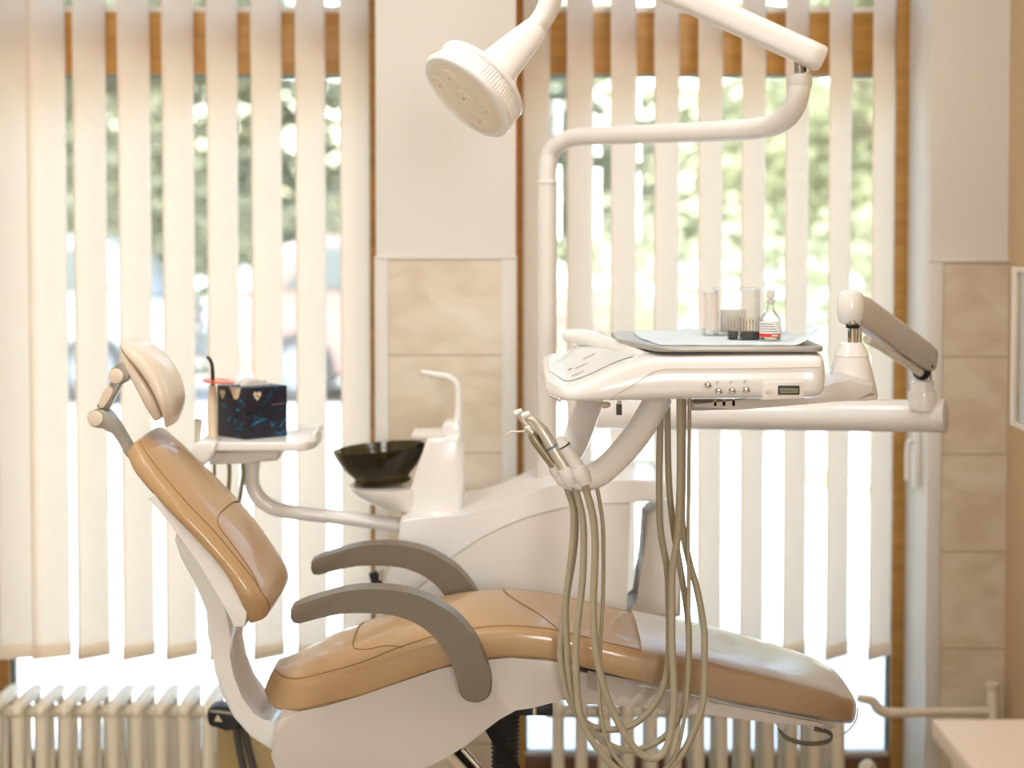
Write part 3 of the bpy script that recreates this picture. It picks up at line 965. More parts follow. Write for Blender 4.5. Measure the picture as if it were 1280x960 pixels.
st = [P(972, 908, 3.78), P(980, 920, 3.77), P(995, 927, 3.76), P(1015, 930, 3.76), P(1032, 928, 3.77), P(1041, 922, 3.78), P(1034, 915, 3.8), P(1018, 911, 3.82)]
mb = MB()
q = cr(st, 5)
l0 = [mb.b.verts.new(Vector(p) + Vector((0, 0, 0.005))) for p in q]
l1 = [mb.b.verts.new(Vector(p) + Vector((0, 0.004, -0.005))) for p in q]
for k in range(len(q) - 1):
    mb.b.faces.new((l0[k], l0[k + 1], l1[k + 1], l1[k]))
mb.build('elastic_strap', M['armgrey'], cover, solid=0.001)
MB().tube([P(1040, 924, 3.78), P(1058, 915, 3.79), P(1070, 900, 3.8), P(1072, 885, 3.82)], 0.0015, seg=8).build('elastic_cord', M['labelw'], cover)

# ================================================================== CUSPIDOR UNIT
cu = thing('cuspidor_unit', 'white cuspidor console with spout column behind the chair seat', 'dental unit', (P(640, 800, 4.4).x, 4.42, P(640, 850, 4.4).z))
y0, y1 = 4.24, 4.60
mb = MB()
mb.prism(poly([(500, 652), (512, 648), (540, 647), (575, 645), (600, 641), (622, 634), (645, 624), (667, 614), (690, 607), (715, 603), (745, 601), (800, 600), (829, 600), (834, 606), (834, 620), (829, 626), (790, 628), (750, 629), (715, 632), (680, 640),
               (650, 649), (622, 661), (597, 674), (570, 692), (548, 709), (530, 728), (505, 750), (484, 750), (478, 742), (490, 705), (497, 680)], y0), y0, y1, 0.004, 3)
mb.build('console_cover', M['white'], cu)
mb = MB()
mb.prism(poly([(788, 622), (750, 624), (715, 628), (680, 636), (650, 645), (620, 657), (590, 673), (560, 693), (535, 715), (505, 745), (490, 790), (500, 850), (560, 880), (760, 850), (782, 800), (786, 700)], y0 + 0.002), y0 + 0.002, y1 - 0.002, 0.002, 3)
mb.build('console_body', M['white2'], cu)
mb = MB()
mb.prism(poly([(806, 646), (814, 638), (826, 635), (843, 636), (850, 645), (852, 700), (852, 772), (780, 775), (778, 760), (802, 757), (803, 700)], 4.34), 4.34, 4.48, 0.012, 3)
mb.build('bottle_pod', M['white2'], cu)
# column
mb = MB()
mb.prism(poly([(506, 646), (508, 625), (517, 600), (526, 572), (532, 552), (535, 548), (574, 546), (578, 560), (579.5, 600), (578, 646)], 4.33), 4.33, 4.48, 0.015, 4)
mb.prism(poly([(553, 550), (553, 533), (556, 529), (572, 527), (576, 534), (577, 550)], 4.36), 4.36, 4.45, 0.006, 3)
col_ = mb.build('column', M['white'], cu)
mb = MB()
mb.box(P(514, 549, 4.34), P(556, 542, 4.34) + Vector((0, 0.12, 0)), 0.004)
mb.build('cup_ledge', M['white2'], cu)
yb_s = 4.41
MB().tube([P(570, 545, yb_s), P(573, 515, yb_s), P(573, 490, yb_s), P(570, 478, yb_s), P(560, 471, yb_s), P(545, 468.5, yb_s), P(526, 465, yb_s)], [0.012, 0.0085, 0.008, 0.008, 0.008, 0.0075, 0.006], n=6).build('cup_filler_spout', M['white'], cu)
MB().tube([P(534, 467, yb_s), P(533, 474, yb_s)], 0.004).build('spout_nozzle', M['white2'], cu)
# bowl shelf
mb = MB()
bc = P(478, 606, 4.40)
rings = []
for k in range(9):
    t = k / 8
    xl, xr = 437 + 75 * t ** 2, 528
    zz_ = 606 + 36 * t
    half = 0.105 * (1 - 0.55 * t * t)
    a, b2 = P(xl, zz_, 4.4), P(xr, zz_, 4.4)
    cxm, rx = (a.x + b2.x) / 2, (b2.x - a.x) / 2
    rings.append([Vector((cxm + math.copysign(abs(math.cos(u)) ** 0.75, math.cos(u)) * rx, 4.4 + math.sin(u) * half, a.z)) for u in [2 * math.pi * j / 36 for j in range(36)]])
mb.ring_loft(rings)
mb.build('bowl_shelf', M['white'], cu)
# smoked bowl
o_ = P(478, 605, 4.40)
ax = (-math.sin(math.radians(5)), 0, math.cos(math.radians(5)))
sc_ = 4.4 / F
prof = [(0, 0.5), (0, 34), (3, 37), (6, 34), (10, 36), (20, 46), (32, 53), (40, 57), (45, 58.5), (46, 57.5), (44, 56), (38, 53.5), (28, 48), (18, 41), (12, 30), (10, 10), (10, 0.5)]
MB().lathe([(h * sc_, r * sc_) for h, r in prof], o_ + Vector((0, 0, 0.002)), ax, seg=56).build('spittoon_bowl', M['bowl'], cu)
mb = MB()
mb.tube([P(531, 572, 4.40), P(530, 560, 4.40), P(526, 556, 4.39), P(521, 558, 4.385)], 0.0045)
mb.build('bowl_rinse_pipe', M['black'], cu)
# tube holder below the cover
MB().tube([P(466, 715, 4.36), P(474, 738, 4.36), P(478, 760, 4.36)], [0.010, 0.014, 0.012]).build('suction_fitting', M['black'], cu)
MB().tube([P(478, 712, 4.35), P(477, 725, 4.35)], 0.008).build('suction_fitting', M['chrome'], cu)

# assistant tray -----------------------------------------------------------------
at_ = thing('assistant_tray', 'small white tray on a curved arm behind the backrest', 'tray', P(315, 580, 4.33))
ya_ = 4.33
MB().tube([P(505, 657, 4.36), P(460, 651, 4.36), P(410, 645, 4.35), P(365, 640, 4.34), P(340, 634, ya_), P(322, 620, ya_), P(314.5, 600, ya_), P(313.5, 570, ya_)], [0.016, 0.0165, 0.0165, 0.0165, 0.0175, 0.018, 0.018, 0.023], n=6).build('arm', M['white'], at_)
def plate(corners, z0, z1, bev=0.01, r=0):
    mb = MB()
    vs_ = [mb.b.verts.new((x, y, z0)) for x, y in corners]
    f = mb.b.faces.new(vs_)
    g = bmesh.ops.extrude_face_region(mb.b, geom=[f])
    for v in [e for e in g['geom'] if isinstance(e, bmesh.types.BMVert)]:
        v.co.z = z1
    vert = [e for e in mb.b.edges if abs(e.verts[0].co.z - e.verts[1].co.z) > 1e-6]
    if r > 0:
        bmesh.ops.bevel(mb.b, geom=vert, offset=r, segments=5, profile=0.5, affect='EDGES', clamp_overlap=True)
    if bev > 0:
        hz = [e for e in mb.b.edges if abs(e.verts[0].co.z - e.verts[1].co.z) < 1e-6]
        hz = [e for e in hz if len(e.link_faces) == 2 and abs(e.link_faces[0].normal.z - e.link_faces[1].normal.z) > 0.5 or True]
        bmesh.ops.bevel(mb.b, geom=hz, offset=bev, segments=3, profile=0.5, affect='EDGES', clamp_overlap=True)
    return mb
tzt = P(320, 553, 4.20).z
xa, xb = P(244, 553, 4.2).x, P(392, 553, 4.2).x
pl = plate([(xa, 4.20), (xb - 0.02, 4.20), (xb, 4.26), (xb, 4.40), (xb - 0.02, 4.45), (xa, 4.45)], tzt - 0.020, tzt, 0.004, 0.02)
pl.build('tray_plate', M['white'], at_)
# raised rim on the right end and far side
mb = MB()
mb.box((P(358, 553, 4.2).x, 4.435, tzt - 0.002), (xb - 0.004, 4.448, tzt + 0.012), 0.003)
mb.box((xb - 0.012, 4.27, tzt - 0.002), (xb - 0.002, 4.44, tzt + 0.012), 0.003)
mb.build('tray_rim', M['white'], at_)
MB().prism(poly([(258, 566), (350, 562), (346, 576), (300, 580), (262, 581)], 4.24), 4.24, 4.41, 0.006).build('holder_block', M['white2'], at_)
MB().prism(poly([(240, 557), (250, 551), (272, 553), (268, 566), (262, 576), (255, 582), (246, 579), (236, 569)], 4.19), 4.19, 4.27, 0.008).build('tray_handle', M['white'], at_)
for k, (x0_, x1_, yb2) in enumerate([(268, 270, 596), (286.5, 286, 640), (303.5, 299, 660)]):
    MB().tube([P(x0_, 580, 4.3), P(x0_, 600, 4.3), P(x1_ - 4, 650, 4.34), P(276 + 2 * k, 710, 4.36), P(279 + 2 * k, 790, 4.40), P(288 + 3 * k, 850, 4.46), P(300 + 6 * k, 892, 4.52)], 0.0035 if k == 0 else 0.0048, n=6).build('suction_tube', M['hose2'], at_)

# things on the assistant tray
bxroot = thing('tissue_box', 'square black tissue box with teal feather print on the assistant tray', 'tissue box', (P(314, 552, 4.31).x, 4.31, tzt))
bs = 0.113
R45 = Matrix.Rotation(math.radians(42), 3, 'Z')
cb = Vector((P(313.5, 552, 4.30).x, 4.325, tzt))
bh = (553 - 488) * 4.25 / F
def bl(u, v, z):       # box-local to world (u,v in -.5...5 of the side)
    return cb + R45 @ Vector((u * bs, v * bs, 0)) + Vector((0, 0, z))
mb = MB()
mb.box(cb + Vector((-bs / 2, -bs / 2, 0.0005)), cb + Vector((bs / 2, bs / 2, bh)), 0.0015, 2, R45, cb)
bx = mb.build('box', M['feather'], bxroot)
# faces seen: local -Y face (normal -Y rotated +42deg -> faces camera-right) and local -X face (camera-left)
def face_pt(face, u, z, off=0.0006):
    if face == 'R':
        return bl(u, -0.5 - off / bs, z)
    return bl(-0.5 - off / bs, -u, z)
def patch(face, pts, off=0.0008):
    mb = MB()
    mb.b.faces.new([mb.b.verts.new(face_pt(face, u, z, off)) for u, z in pts])
    return mb
def heart(cu_, cz, s):
    out = []
    for k in range(28):
        t = 2 * math.pi * k / 28
        x = 16 * math.sin(t) ** 3
        y = 13 * math.cos(t) - 5 * math.cos(2 * t) - 2 * math.cos(3 * t) - math.cos(4 * t)
        out.append((cu_ + x / 34 * s / bs, cz + y / 34 * s * 1.15))
    return out
for face, u0 in (('L', -0.29), ('R', -0.22)):
    h_ = patch(face, heart(u0, bh * 0.84, 0.022)).build('heart_emblem', M['ivory'], bx, smooth=False)
    pts = []
    for k in range(9):
        t = k / 8
        pts.append((u0 - 0.06 + 0.12 * t, bh * 0.83 + 0.002 * math.sin(t * 6.0) + 0.0009 * math.sin(math.pi * t) + 0.0004))
    for k in range(8, -1, -1):
        t = k / 8
        pts.append((u0 - 0.06 + 0.12 * t, bh * 0.83 + 0.002 * math.sin(t * 6.0) - 0.0009 * math.sin(math.pi * t) - 0.0004))
    patch(face, pts, 0.0014).build('emblem_swirl', M['black'], h_, smooth=False)
patch('L', [(-0.05, bh * 0.995), (0.36, bh * 0.995), (0.27, bh * 0.79), (0.18, bh * 0.755), (0.1, bh * 0.78)]).build('opening', M['ivory'], bx, smooth=False)
mb = MB()
for k in range(6):
    u = 0.12 + k * 0.055
    mb.b.faces.new([mb.b.verts.new(face_pt('R', a_, z_, 0.001)) for a_, z_ in ((u, bh * 0.63), (u + 0.035, bh * 0.63), (u + 0.035, bh * 0.66), (u, bh * 0.66))])
mb.build('small_print', M['mark'], bx, smooth=False)
mb = MB()
for k in range(5):
    p0_ = bl(-0.2 + 0.1 * k, 0.1 - 0.04 * k, bh)
    top_, bot = [], []
pts_t = []
for i in range(9):
    row = []
    for j in range(6):
        u, v = -0.3 + 0.6 * i / 8, -0.15 + 0.4 * j / 5
        p = bl(u, v, bh + 0.012 + 0.008 * noise.noise(Vector((i * 0.5, j * 0.7, 2))) - 0.010 * (abs(i - 4) / 4) ** 3)
        row.append(mb.b.verts.new(p))
    pts_t.append(row)
for i in range(8):
    for j in range(5):
        mb.b.faces.new((pts_t[i][j], pts_t[i + 1][j], pts_t[i + 1][j + 1], pts_t[i][j + 1]))
rim = [pts_t[0][j] for j in range(6)]
for i in range(8):
    a_, b2 = pts_t[i][0], pts_t[i + 1][0]
    c_, d2 = mb.b.verts.new(a_.co + Vector((0, 0, bh - a_.co.z + cb.z))), mb.b.verts.new(b2.co + Vector((0, 0, bh - b2.co.z + cb.z)))
    mb.b.faces.new((a_, b2, d2, c_))
mb.build('tissue', M['tissue'], bxroot)

cl = thing('curing_light', 'curing lamp with black bent tip and orange shield beside the tissue box', 'curing light', P(266, 551, 4.27))
yq = 4.27
MB().tube([P(266, 550, yq), P(265, 520, yq), P(265.5, 495, yq), P(266, 482, yq)], [0.011, 0.011, 0.010, 0.007]).build('body', M['ivory'], cl)
MB().tube([P(266, 482, yq), P(266, 468, yq), P(265, 456, yq), P(262, 449, yq), P(258.5, 446, yq)], [0.004, 0.004, 0.004, 0.0038, 0.003], n=6).build('light_tip', M['black'], cl)
oc = P(273, 477, yq)
MB().lathe([(0, 0.001), (0, 0.036), (0.003, 0.036), (0.003, 0.001)], oc, (0.06, -0.05, 1)).build('shield', M['orange'], cl)
se = thing('suction_handpiece', 'small steel suction handpiece standing at the left end of the assistant tray', 'handpiece', P(247, 553, 4.27))
MB().tube([P(247, 556, 4.27), P(247.5, 540, 4.27), P(248, 530, 4.27), P(248, 526, 4.27)], [0.0065, 0.007, 0.008, 0.009]).build('grip', M['steel'], se)
MB().tube([P(248, 527, 4.27), P(249, 524, 4.27)], 0.0075).build('nozzle', M['bronze'], se)

# floor box and pouch behind the backrest
fb0, fb1 = P(271, 900, 4.5), P(345, 900, 4.5)
fb = thing('junction_box', 'beige floor box standing behind the chair below the backrest', 'box', ((fb0.x + fb1.x) / 2, 4.55, 0))
MB().box((fb0.x, 4.5, 0.0), (fb1.x, 4.66, P(300, 896, 4.5).z), 0.006).build('housing', M['beigebox'], fb)
for k, (xa_, xb_) in enumerate([(294, 306), (304, 320)]):
    MB().tube([P(xa_, 893, 4.47), P(xa_ + 2, 915, 4.47), P((xa_ + xb_) / 2 + 1, 945, 4.47), P(xb_ + 4, 985, 4.47)], 0.0085).build('cable', M['darkgrey'], fb)
pz = P(300, 896, 4.5).z
pk = thing('black_pouch', 'black pouch with a grey band lying on the beige floor box', 'pouch', (P(285, 895, 4.5).x, 4.52, pz))
MB().prism(poly([(262, 884), (272, 879), (284, 880), (300, 886), (304, 900), (299, 909), (285, 906), (268, 905), (262, 898)], 4.47, 2), 4.44, 4.497, 0.006).build('pouch', M['black'], pk)
MB().tube([P(263, 889, 4.438), P(275, 890, 4.435), P(290, 892, 4.438)], 0.003).build('band', M['bracket'], pk)
MB().prism(poly([(268, 901), (272, 893), (278, 902)], 4.439), 4.436, 4.439).build('triangle_mark', M['ivory'], pk)

# ================================================================== DELIVERY UNIT
du = thing('delivery_unit', 'white instrument delivery unit hanging on a jointed arm above the chair', 'dental unit', P(860, 505, 3.65))
YD0, YD1 = 3.40, 3.88
hd = [(681.5, 484, 490, 3.57, 3.74, 0.02), (684, 480, 495, 3.52, 3.79, 0.022), (690, 480, 499.5, 3.47, 3.83, 0.026), (700, 482, 502, 3.43, 3.86, 0.03), (712, 484, 503.5, 3.41, 3.875, 0.033), (740, 474, 504, YD0, YD1, 0.034), (770, 459, 504, YD0, YD1, 0.026), (800, 448, 504, YD0, YD1, 0.010),
      (825, 443, 503.5, YD0, YD1, 0.002), (860, 442, 503, YD0, YD1, 0), (930, 441, 502.5, YD0, YD1, 0), (1000, 440.5, 501.5, YD0, YD1, 0), (1022, 441, 500, YD0, YD1, 0), (1031, 444, 494, YD0 + 0.01, YD1 - 0.01, 0), (1035, 453, 482, YD0 + 0.03, YD1 - 0.03, 0)]
rows = []
for x, t, b2, ya1, yb1, tl in hd:
    a, c = P(x, t, 3.40), P(x, b2, 3.40)
    rows.append((a.x, a.z, c.z, ya1, yb1, tl))
rows = cr(rows, 5)
def head_pt(r, ang, e=7.0, off=0.0):
    x, zt, zb2, yn, yf2, tl = r
    ca, sa_ = math.cos(ang), math.sin(ang)
    yy = math.copysign(abs(ca) ** (2 / e), ca)
    vv = math.copysign(abs(sa_) ** (2 / e), sa_)
    y = (yn + yf2) / 2 + yy * (yf2 - yn) / 2
    z = (zt + zb2) / 2 + vv * (zt - zb2) / 2
    if vv > 0:
        z += tl * (y - yn) / max(yf2 - yn, 1e-4) * vv
        z -= 0.0 * off
    # the flank is vertical below the waist line and leans in a little above it
    if yy < -0.7 and vv > 0:
        y += 0.006 * vv
    return Vector((x, y, z))
mb = MB()
mb.ring_loft([[head_pt(r, 2 * math.pi * k / 56) for k in range(56)] for r in rows])
hb = mb.build('control_head', M['white'], du, angle=50)
# waist seam on the flank
def flank(px, py, off=0.0006):
    p = P(px, py, YD0 - off)
    return p
MB().tube([flank(758, 500, 0.0), flank(770, 493, 0.0), flank(790, 482, 0.0), flank(805, 472, 0.0), flank(817, 465, 0.0), flank(830, 462, 0.0), flank(845, 461.5, 0.0), flank(930, 461, 0.0), flank(1025, 459, 0.0)], 0.0011, seg=6, n=4).build('waist_seam', mat('moulding_joint', rgb(196, 184, 168), 0.6), hb)
# control panel on the sloping nose
def nose_top(px, f, off=0.0012):
    xw = P(px, 480, 3.40).x
    best = min(range(len(rows) - 1), key=lambda i: abs(rows[i][0] - xw) + (0 if rows[i][0] <= xw else 0.0))
    i = best if rows[best][0] <= xw else best - 1
    t = (xw - rows[i][0]) / (rows[i + 1][0] - rows[i][0])
    r = tuple(a * (1 - t) + b * t for a, b in zip(rows[i], rows[i + 1]))
    y = r[3] + (r[4] - r[3]) * f
    yy = (f - 0.5) * 2
    ang = math.acos(min(0.9999, abs(yy)) ** 3.5)
    if yy < 0: ang = math.pi - ang
    p = head_pt(r, ang)
    p.z += off
    return p
mb = MB()
grid = []
for i in range(19):
    t = i / 18
    px = 689 + (795 - 689) * t
    lo = 0.12 + 0.18 * max(0, (0.25 - t) / 0.25) ** 2
    hi = 0.90 - 0.22 * max(0, (0.25 - t) / 0.25) ** 2
    grid.append([mb.b.verts.new(nose_top(px, lo + (hi - lo) * j / 10)) for j in range(11)])
for i in range(18):
    for j in range(10):
        mb.b.faces.new((grid[i][j], grid[i + 1][j], grid[i + 1][j + 1], grid[i][j + 1]))
cpn = mb.build('control_panel', M['panel'], du)
mb = MB()
def tickmark(px, f, dx=2.6, df=0.03, w=1.5):
    a_, b2 = nose_top(px, f, 0.002), nose_top(px + dx, f + df, 0.002)
    mb.quad(a_, nose_top(px + w, f, 0.002), nose_top(px + dx + w, f + df, 0.002), b2)
for row_, (x_, f_) in enumerate([(735, 0.50), (724, 0.35), (718, 0.20)]):
    for k in range(4):
        tickmark(x_ + 4.2 * k - row_, f_ + 0.004 * k)
for k in range(3):
    tickmark(713 + 1.6 * k, 0.37, w=1.0)
    tickmark(700 + 9 * k, 0.60 + 0.09 * k, dx=9, df=0.09, w=0.8)
mb.build('button_icons', M['mark'], cpn, smooth=False)
mb = MB()
for k in range(4):
    mb.sphere(P(689 + 3.4 * k, 494.5 + 1.6 * k, 3.452 - 0.012 * k), 0.0035)
mb.build('nose_button', M['steel'], du)
# handle bar
MB().tube([P(712, 420, 3.86), P(720, 421, 3.85), P(738, 424, 3.80), P(765, 434, 3.68), P(790, 444, 3.54), P(808, 448, 3.47)], [0.0135, 0.0165, 0.0165, 0.0165, 0.0165, 0.012], n=6, seg=18).build('handle_bar', M['white'], du)
mb = MB()
mb.sphere(P(712, 420, 3.86), 0.0145)
mb.tube([P(730, 424, 3.83), P(727, 436, 3.84), P(722, 450, 3.84)], [0.014, 0.012, 0.014])
mb.build('handle_post', M['white2'], du)
# knobs
for kx, ky in ((884.5, 481), (898, 488.5), (915, 488), (932.5, 487)):
    p = P(kx, ky, YD0 - 0.001)
    kn = MB().cyl(p + Vector((0, 0.004, 0)), p - Vector((0, 0.010, 0)), 0.0068, 0.0058, seg=20, bev=0.0015).build('knob', M['chrome'], du)
    MB().box(p + Vector((-0.0062, -0.0115, -0.0008)), p + Vector((0.0062, -0.0095, 0.0012)), 0.0004, 1, Matrix.Rotation(math.radians(25), 3, 'Y')).build('pointer', M['darkgrey'], kn)
    mb = MB()
    q0 = P(kx - 1, ky - 9.5, YD0 - 0.0006)
    mb.box(q0 + Vector((-0.0022, 0, -0.003)), q0 + Vector((-0.0014, 0.001, 0.003)))
    mb.box(q0 + Vector((-0.0014, 0, 0.0018)), q0 + Vector((0.003, 0.001, 0.0026)))
    mb.build('knob_symbol', M['mark'], kn, smooth=False)
# recess plate with gauge window
mb = MB()
mb.prism(poly([(954, 480), (957, 477.5), (1002, 476), (1005, 479), (1005, 498), (952, 500)], YD0 - 0.0005), YD0 - 0.0025, YD0 + 0.004, 0.001)
gp = mb.build('gauge_plate', M['white2'], du)
g0, g1 = P(972.5, 493.5, YD0 - 0.0035), P(999.5, 482, YD0 - 0.0035)
mb = MB()
mb.box(g0, (g1.x, g0.y + 0.004, g1.z), 0.0008)
gw = mb.build('gauge_window', M['black'], gp)
mb = MB()
mb.box(P(975, 491.5, YD0 - 0.0042), P(997.5, 485.5, YD0 - 0.0042) + Vector((0, 0.002, 0)))
mb.build('gauge_scale', M['hose2'], gw)
mb = MB()
for k in range(9):
    mb.box(P(977 + 2.2 * k, 490, YD0 - 0.0046), P(977.7 + 2.2 * k, 487, YD0 - 0.0046) + Vector((0, 0.001, 0)))
mb.build('gauge_marks', M['black'], gw)
p = P(960, 488, YD0 - 0.002)
MB().cyl(p + Vector((0, 0.003, 0)), p - Vector((0, 0.002, 0)), 0.0062, seg=20, bev=0.001).build('blank_button', M['white2'], gp)
# bits under the head
MB().box(P(770.5, 519, 3.55), P(777.5, 505.5, 3.55) + Vector((0, 0.012, 0)), 0.001).build('toggle', M['darkgrey'], du)
MB().cyl(P(774, 507, 3.556), P(774, 501, 3.556), 0.004).build('toggle_stem', M['chrome'], du)
MB().lathe([(0, 0.004), (0.003, 0.010), (0.009, 0.010), (0.011, 0.006)], P(756.5, 510, 3.55), (0, 0, 1)).build('stop_knob', M['desk'], du)
for x_ in (894, 905, 917):
    MB().box(P(x_ - 2.4, 508, 3.6), P(x_ + 2.4, 499, 3.6) + Vector((0, 0.008, 0)), 0.001).build('hose_clip', M['beigebox'], du)
# carrier plate under the head, reaching to the neck
mb = MB()
mb.prism(poly([(862, 500), (1000, 498), (1040, 480), (1060, 470), (1092, 480), (1095, 494), (1070, 500), (1000, 506), (930, 512), (866, 514)], 3.60), 3.60, 3.80, 0.008)
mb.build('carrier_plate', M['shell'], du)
YK = 3.72
sk = YK / F
kb = P(1064, 500, YK)
mb = MB()
mb.lathe([(0, 0.006), (0.003, 32 * sk), (6 * sk, 33 * sk), (20 * sk, 30 * sk), (40 * sk, 25 * sk), (53 * sk, 22 * sk), (55 * sk, 21.2 * sk), (56 * sk, 21.8 * sk), (64 * sk, 18 * sk), (71 * sk, 14.5 * sk), (72.5 * sk, 11 * sk), (72.5 * sk, 0.001)], kb, (0, 0, 1), seg=40)
mb.build('neck_cone', M['white'], du)
MB().cyl(P(1065, 432, YK), P(1065, 400, YK), 0.0085).build('neck_post', M['chrome'], du)
MB().cyl(P(1074, 430, YK), P(1074, 403, YK), 0.005).build('neck_post', M['chrome'], du)
MB().lathe([(0, 0.006), (0.002, 0.013), (0.007, 0.014), (0.009, 0.01)], P(1066, 411, YK), (0, 0, 1)).build('neck_seal', M['black'], du)
# rounded cap and the spring arm that runs back to the wall side
pa, pb = P(1068, 384, 3.74), P(1162, 450, 4.14)
mb = MB()
mb.lathe([(-0.0335, 0.008), (-0.028, 0.020), (-0.018, 0.0245), (0.0, 0.0265), (0.018, 0.0262), (0.030, 0.0225), (0.036, 0.012), (0.037, 0.001)], P(1063, 386, 3.735), (0.02, 0, 1), seg=32)
mb.build('arm_cap', M['white'], du)
mb = MB()
d = (pb - pa)
rings = []
up = Vector((0, 0, 1))
side = d.cross(up).normalized()
upv = side.cross(d).normalized()
for t, sa2, sb2 in ((0.0, 0.018, 0.026), (0.08, 0.022, 0.031), (0.5, 0.022, 0.031), (0.92, 0.0215, 0.029), (0.985, 0.020, 0.026), (1.0, 0.013, 0.016)):
    c_ = pa + d * t
    rings.append([c_ + side * (math.copysign(abs(math.cos(u)) ** 0.55, math.cos(u)) * sa2) + upv * (math.copysign(abs(math.sin(u)) ** 0.55, math.sin(u)) * sb2) for u in [2 * math.pi * j / 36 for j in range(36)]])
mb.ring_loft(rings)
ar_ = mb.build('spring_arm', M['shell'], du, angle=50)
for x_, y_, Y_ in ((1083, 400, 3.765), (1167, 457, 4.10)):
    p = P(x_, y_, Y_)
    MB().cyl(p + Vector((0, 0.03, 0)), p + Vector((-0.006, -0.010, 0)), 0.004).build('arm_screw', M['darkgrey'], ar_)
MB().tube([P(1084, 424, 3.76), P(1100, 433, 3.84), P(1142, 460, 4.06), P(1150, 466, 4.1)], 0.0085, smooth=False, seg=10).build('link_rod', M['white2'], du)
mb = MB()
mb.sphere(P(1152, 464, 4.14), 0.020)
mb.build('elbow_joint', M['black'], du)
for x_ in (1149, 1157, 1161):
    MB().cyl(P(x_, 484, 4.14), P(x_, 462, 4.14), 0.006).build('elbow_post', M['chrome'], du)
ka = P(1153, 512, 4.14)
s4 = 4.14 / F
MB().lathe([(0, 17 * s4), (21 * s4, 18 * s4), (23 * s4, 17.6 * s4), (23.5 * s4, 14.5 * s4), (36 * s4, 14 * s4), (37 * s4, 12 * s4), (37 * s4, 0.001)], ka, (0, 0, 1), seg=32).build('elbow_collar', M['white'], du)
pa2, pb2 = P(735, 517, 4.44), P(1181, 520, 4.14)
MB().cyl(pa2, pb2, 0.0345, 0.0355, seg=36, bev=0.003).build('swing_arm', M['white'], du)
MB().cyl(P(1172, 520, 4.146), P(1182.5, 520, 4.139), 0.0362, seg=36, bev=0.003).build('arm_end_cap', M['white2'], du)
# instrument holder: a white tubular loop
loop = [(824, 496, 3.62), (812, 518, 3.60), (795, 545, 3.58), (773, 571, 3.555), (750, 591, 3.54), (728, 599, 3.535), (709, 597, 3.56), (704, 582, 3.63), (716, 560, 3.70), (726, 534, 3.75), (736, 505, 3.79), (738, 495, 3.80)]
MB().tube([P(*q) for q in loop], [0.0255, 0.0255, 0.0255, 0.025, 0.0245, 0.023, 0.021, 0.022, 0.0255, 0.0265, 0.0265, 0.0265], n=6, seg=24).build('holder_loop', M['white'], du)
# cups the handpieces rest in
cups = [((693, 578), (701, 598), 3.56, 0.0135), ((706, 585), (716, 606), 3.525, 0.0145), ((723, 584), (733, 605), 3.51, 0.0145)]
for (a_, b2, Yc_, r_) in cups:
    mb = MB()
    mb.tube([P(a_[0], a_[1], Yc_), P((a_[0] + b2[0]) / 2, (a_[1] + b2[1]) / 2, Yc_), P(b2[0], b2[1], Yc_)], [r_, r_ * 1.08, r_ * 0.8], n=4, seg=20)
    mb.build('holder_cup', M['white2'], du)

# instrument tray, its paper and the things on it
tz = P(860, 441.5, 3.40).z + 0.0008
XA, XB = P(800, 440, 3.42).x, P(1030, 440, 3.42).x
def rr(x0, x1, y0_, y1_):
    return [(x0, y0_), (x1, y0_), (x1, y1_), (x0, y1_)]
tray = plate([(XA + 0.03, 3.415), (XB, 3.415), (XB, 3.86), (XA - 0.03, 3.86), (XA - 0.03, 3.62)], tz, tz + 0.010, 0.0028, 0.02).build('instrument_tray', M['traygrey'], None, ((XA + XB) / 2, 3.63, tz))
tag(tray, 'grey rounded instrument tray lying on the delivery unit', 'tray')
mb = MB()
nx, ny = 34, 20
grid = []
for i in range(nx + 1):
    row = []
    for j in range(ny + 1):
        u, v = i / nx, j / ny
        x = XA + 0.012 + (XB - 0.006 - XA - 0.012) * u
        y = 3.432 + (3.845 - 3.432) * v
        if u < 0.12: x += 0.025 * (1 - v * 2 if v < 0.5 else 0) * (1 - u / 0.12)
        z = tz + 0.0112 + 0.0012 * abs(noise.noise(Vector((u * 6, v * 5, 0))))
        lift = max(0.0, (u - 0.86) / 0.14) * max(0, 1 - v / 0.75)
        z += 0.032 * lift ** 1.6
        lift2 = max(0, 1 - abs(u - 0.36) / 0.07) * max(0, (v - 0.8) / 0.2)
        z += 0.006 * lift2
        row.append(mb.b.verts.new((x, y, z)))
    grid.append(row)
for i in range(nx):
    for j in range(ny):
        mb.b.faces.new((grid[i][j], grid[i + 1][j], grid[i + 1][j + 1], grid[i][j + 1]))
pp = mb.build('paper_liner', M['paper'], None, ((XA + XB) / 2, 3.63, tz + 0.0145), angle=70, solid=0.0006)
tag(pp, 'pale blue paper liner with a curled corner on the grey tray', 'paper')
tpz = tz + 0.0135
def onx(px, Y): return P(px, 420, Y).x

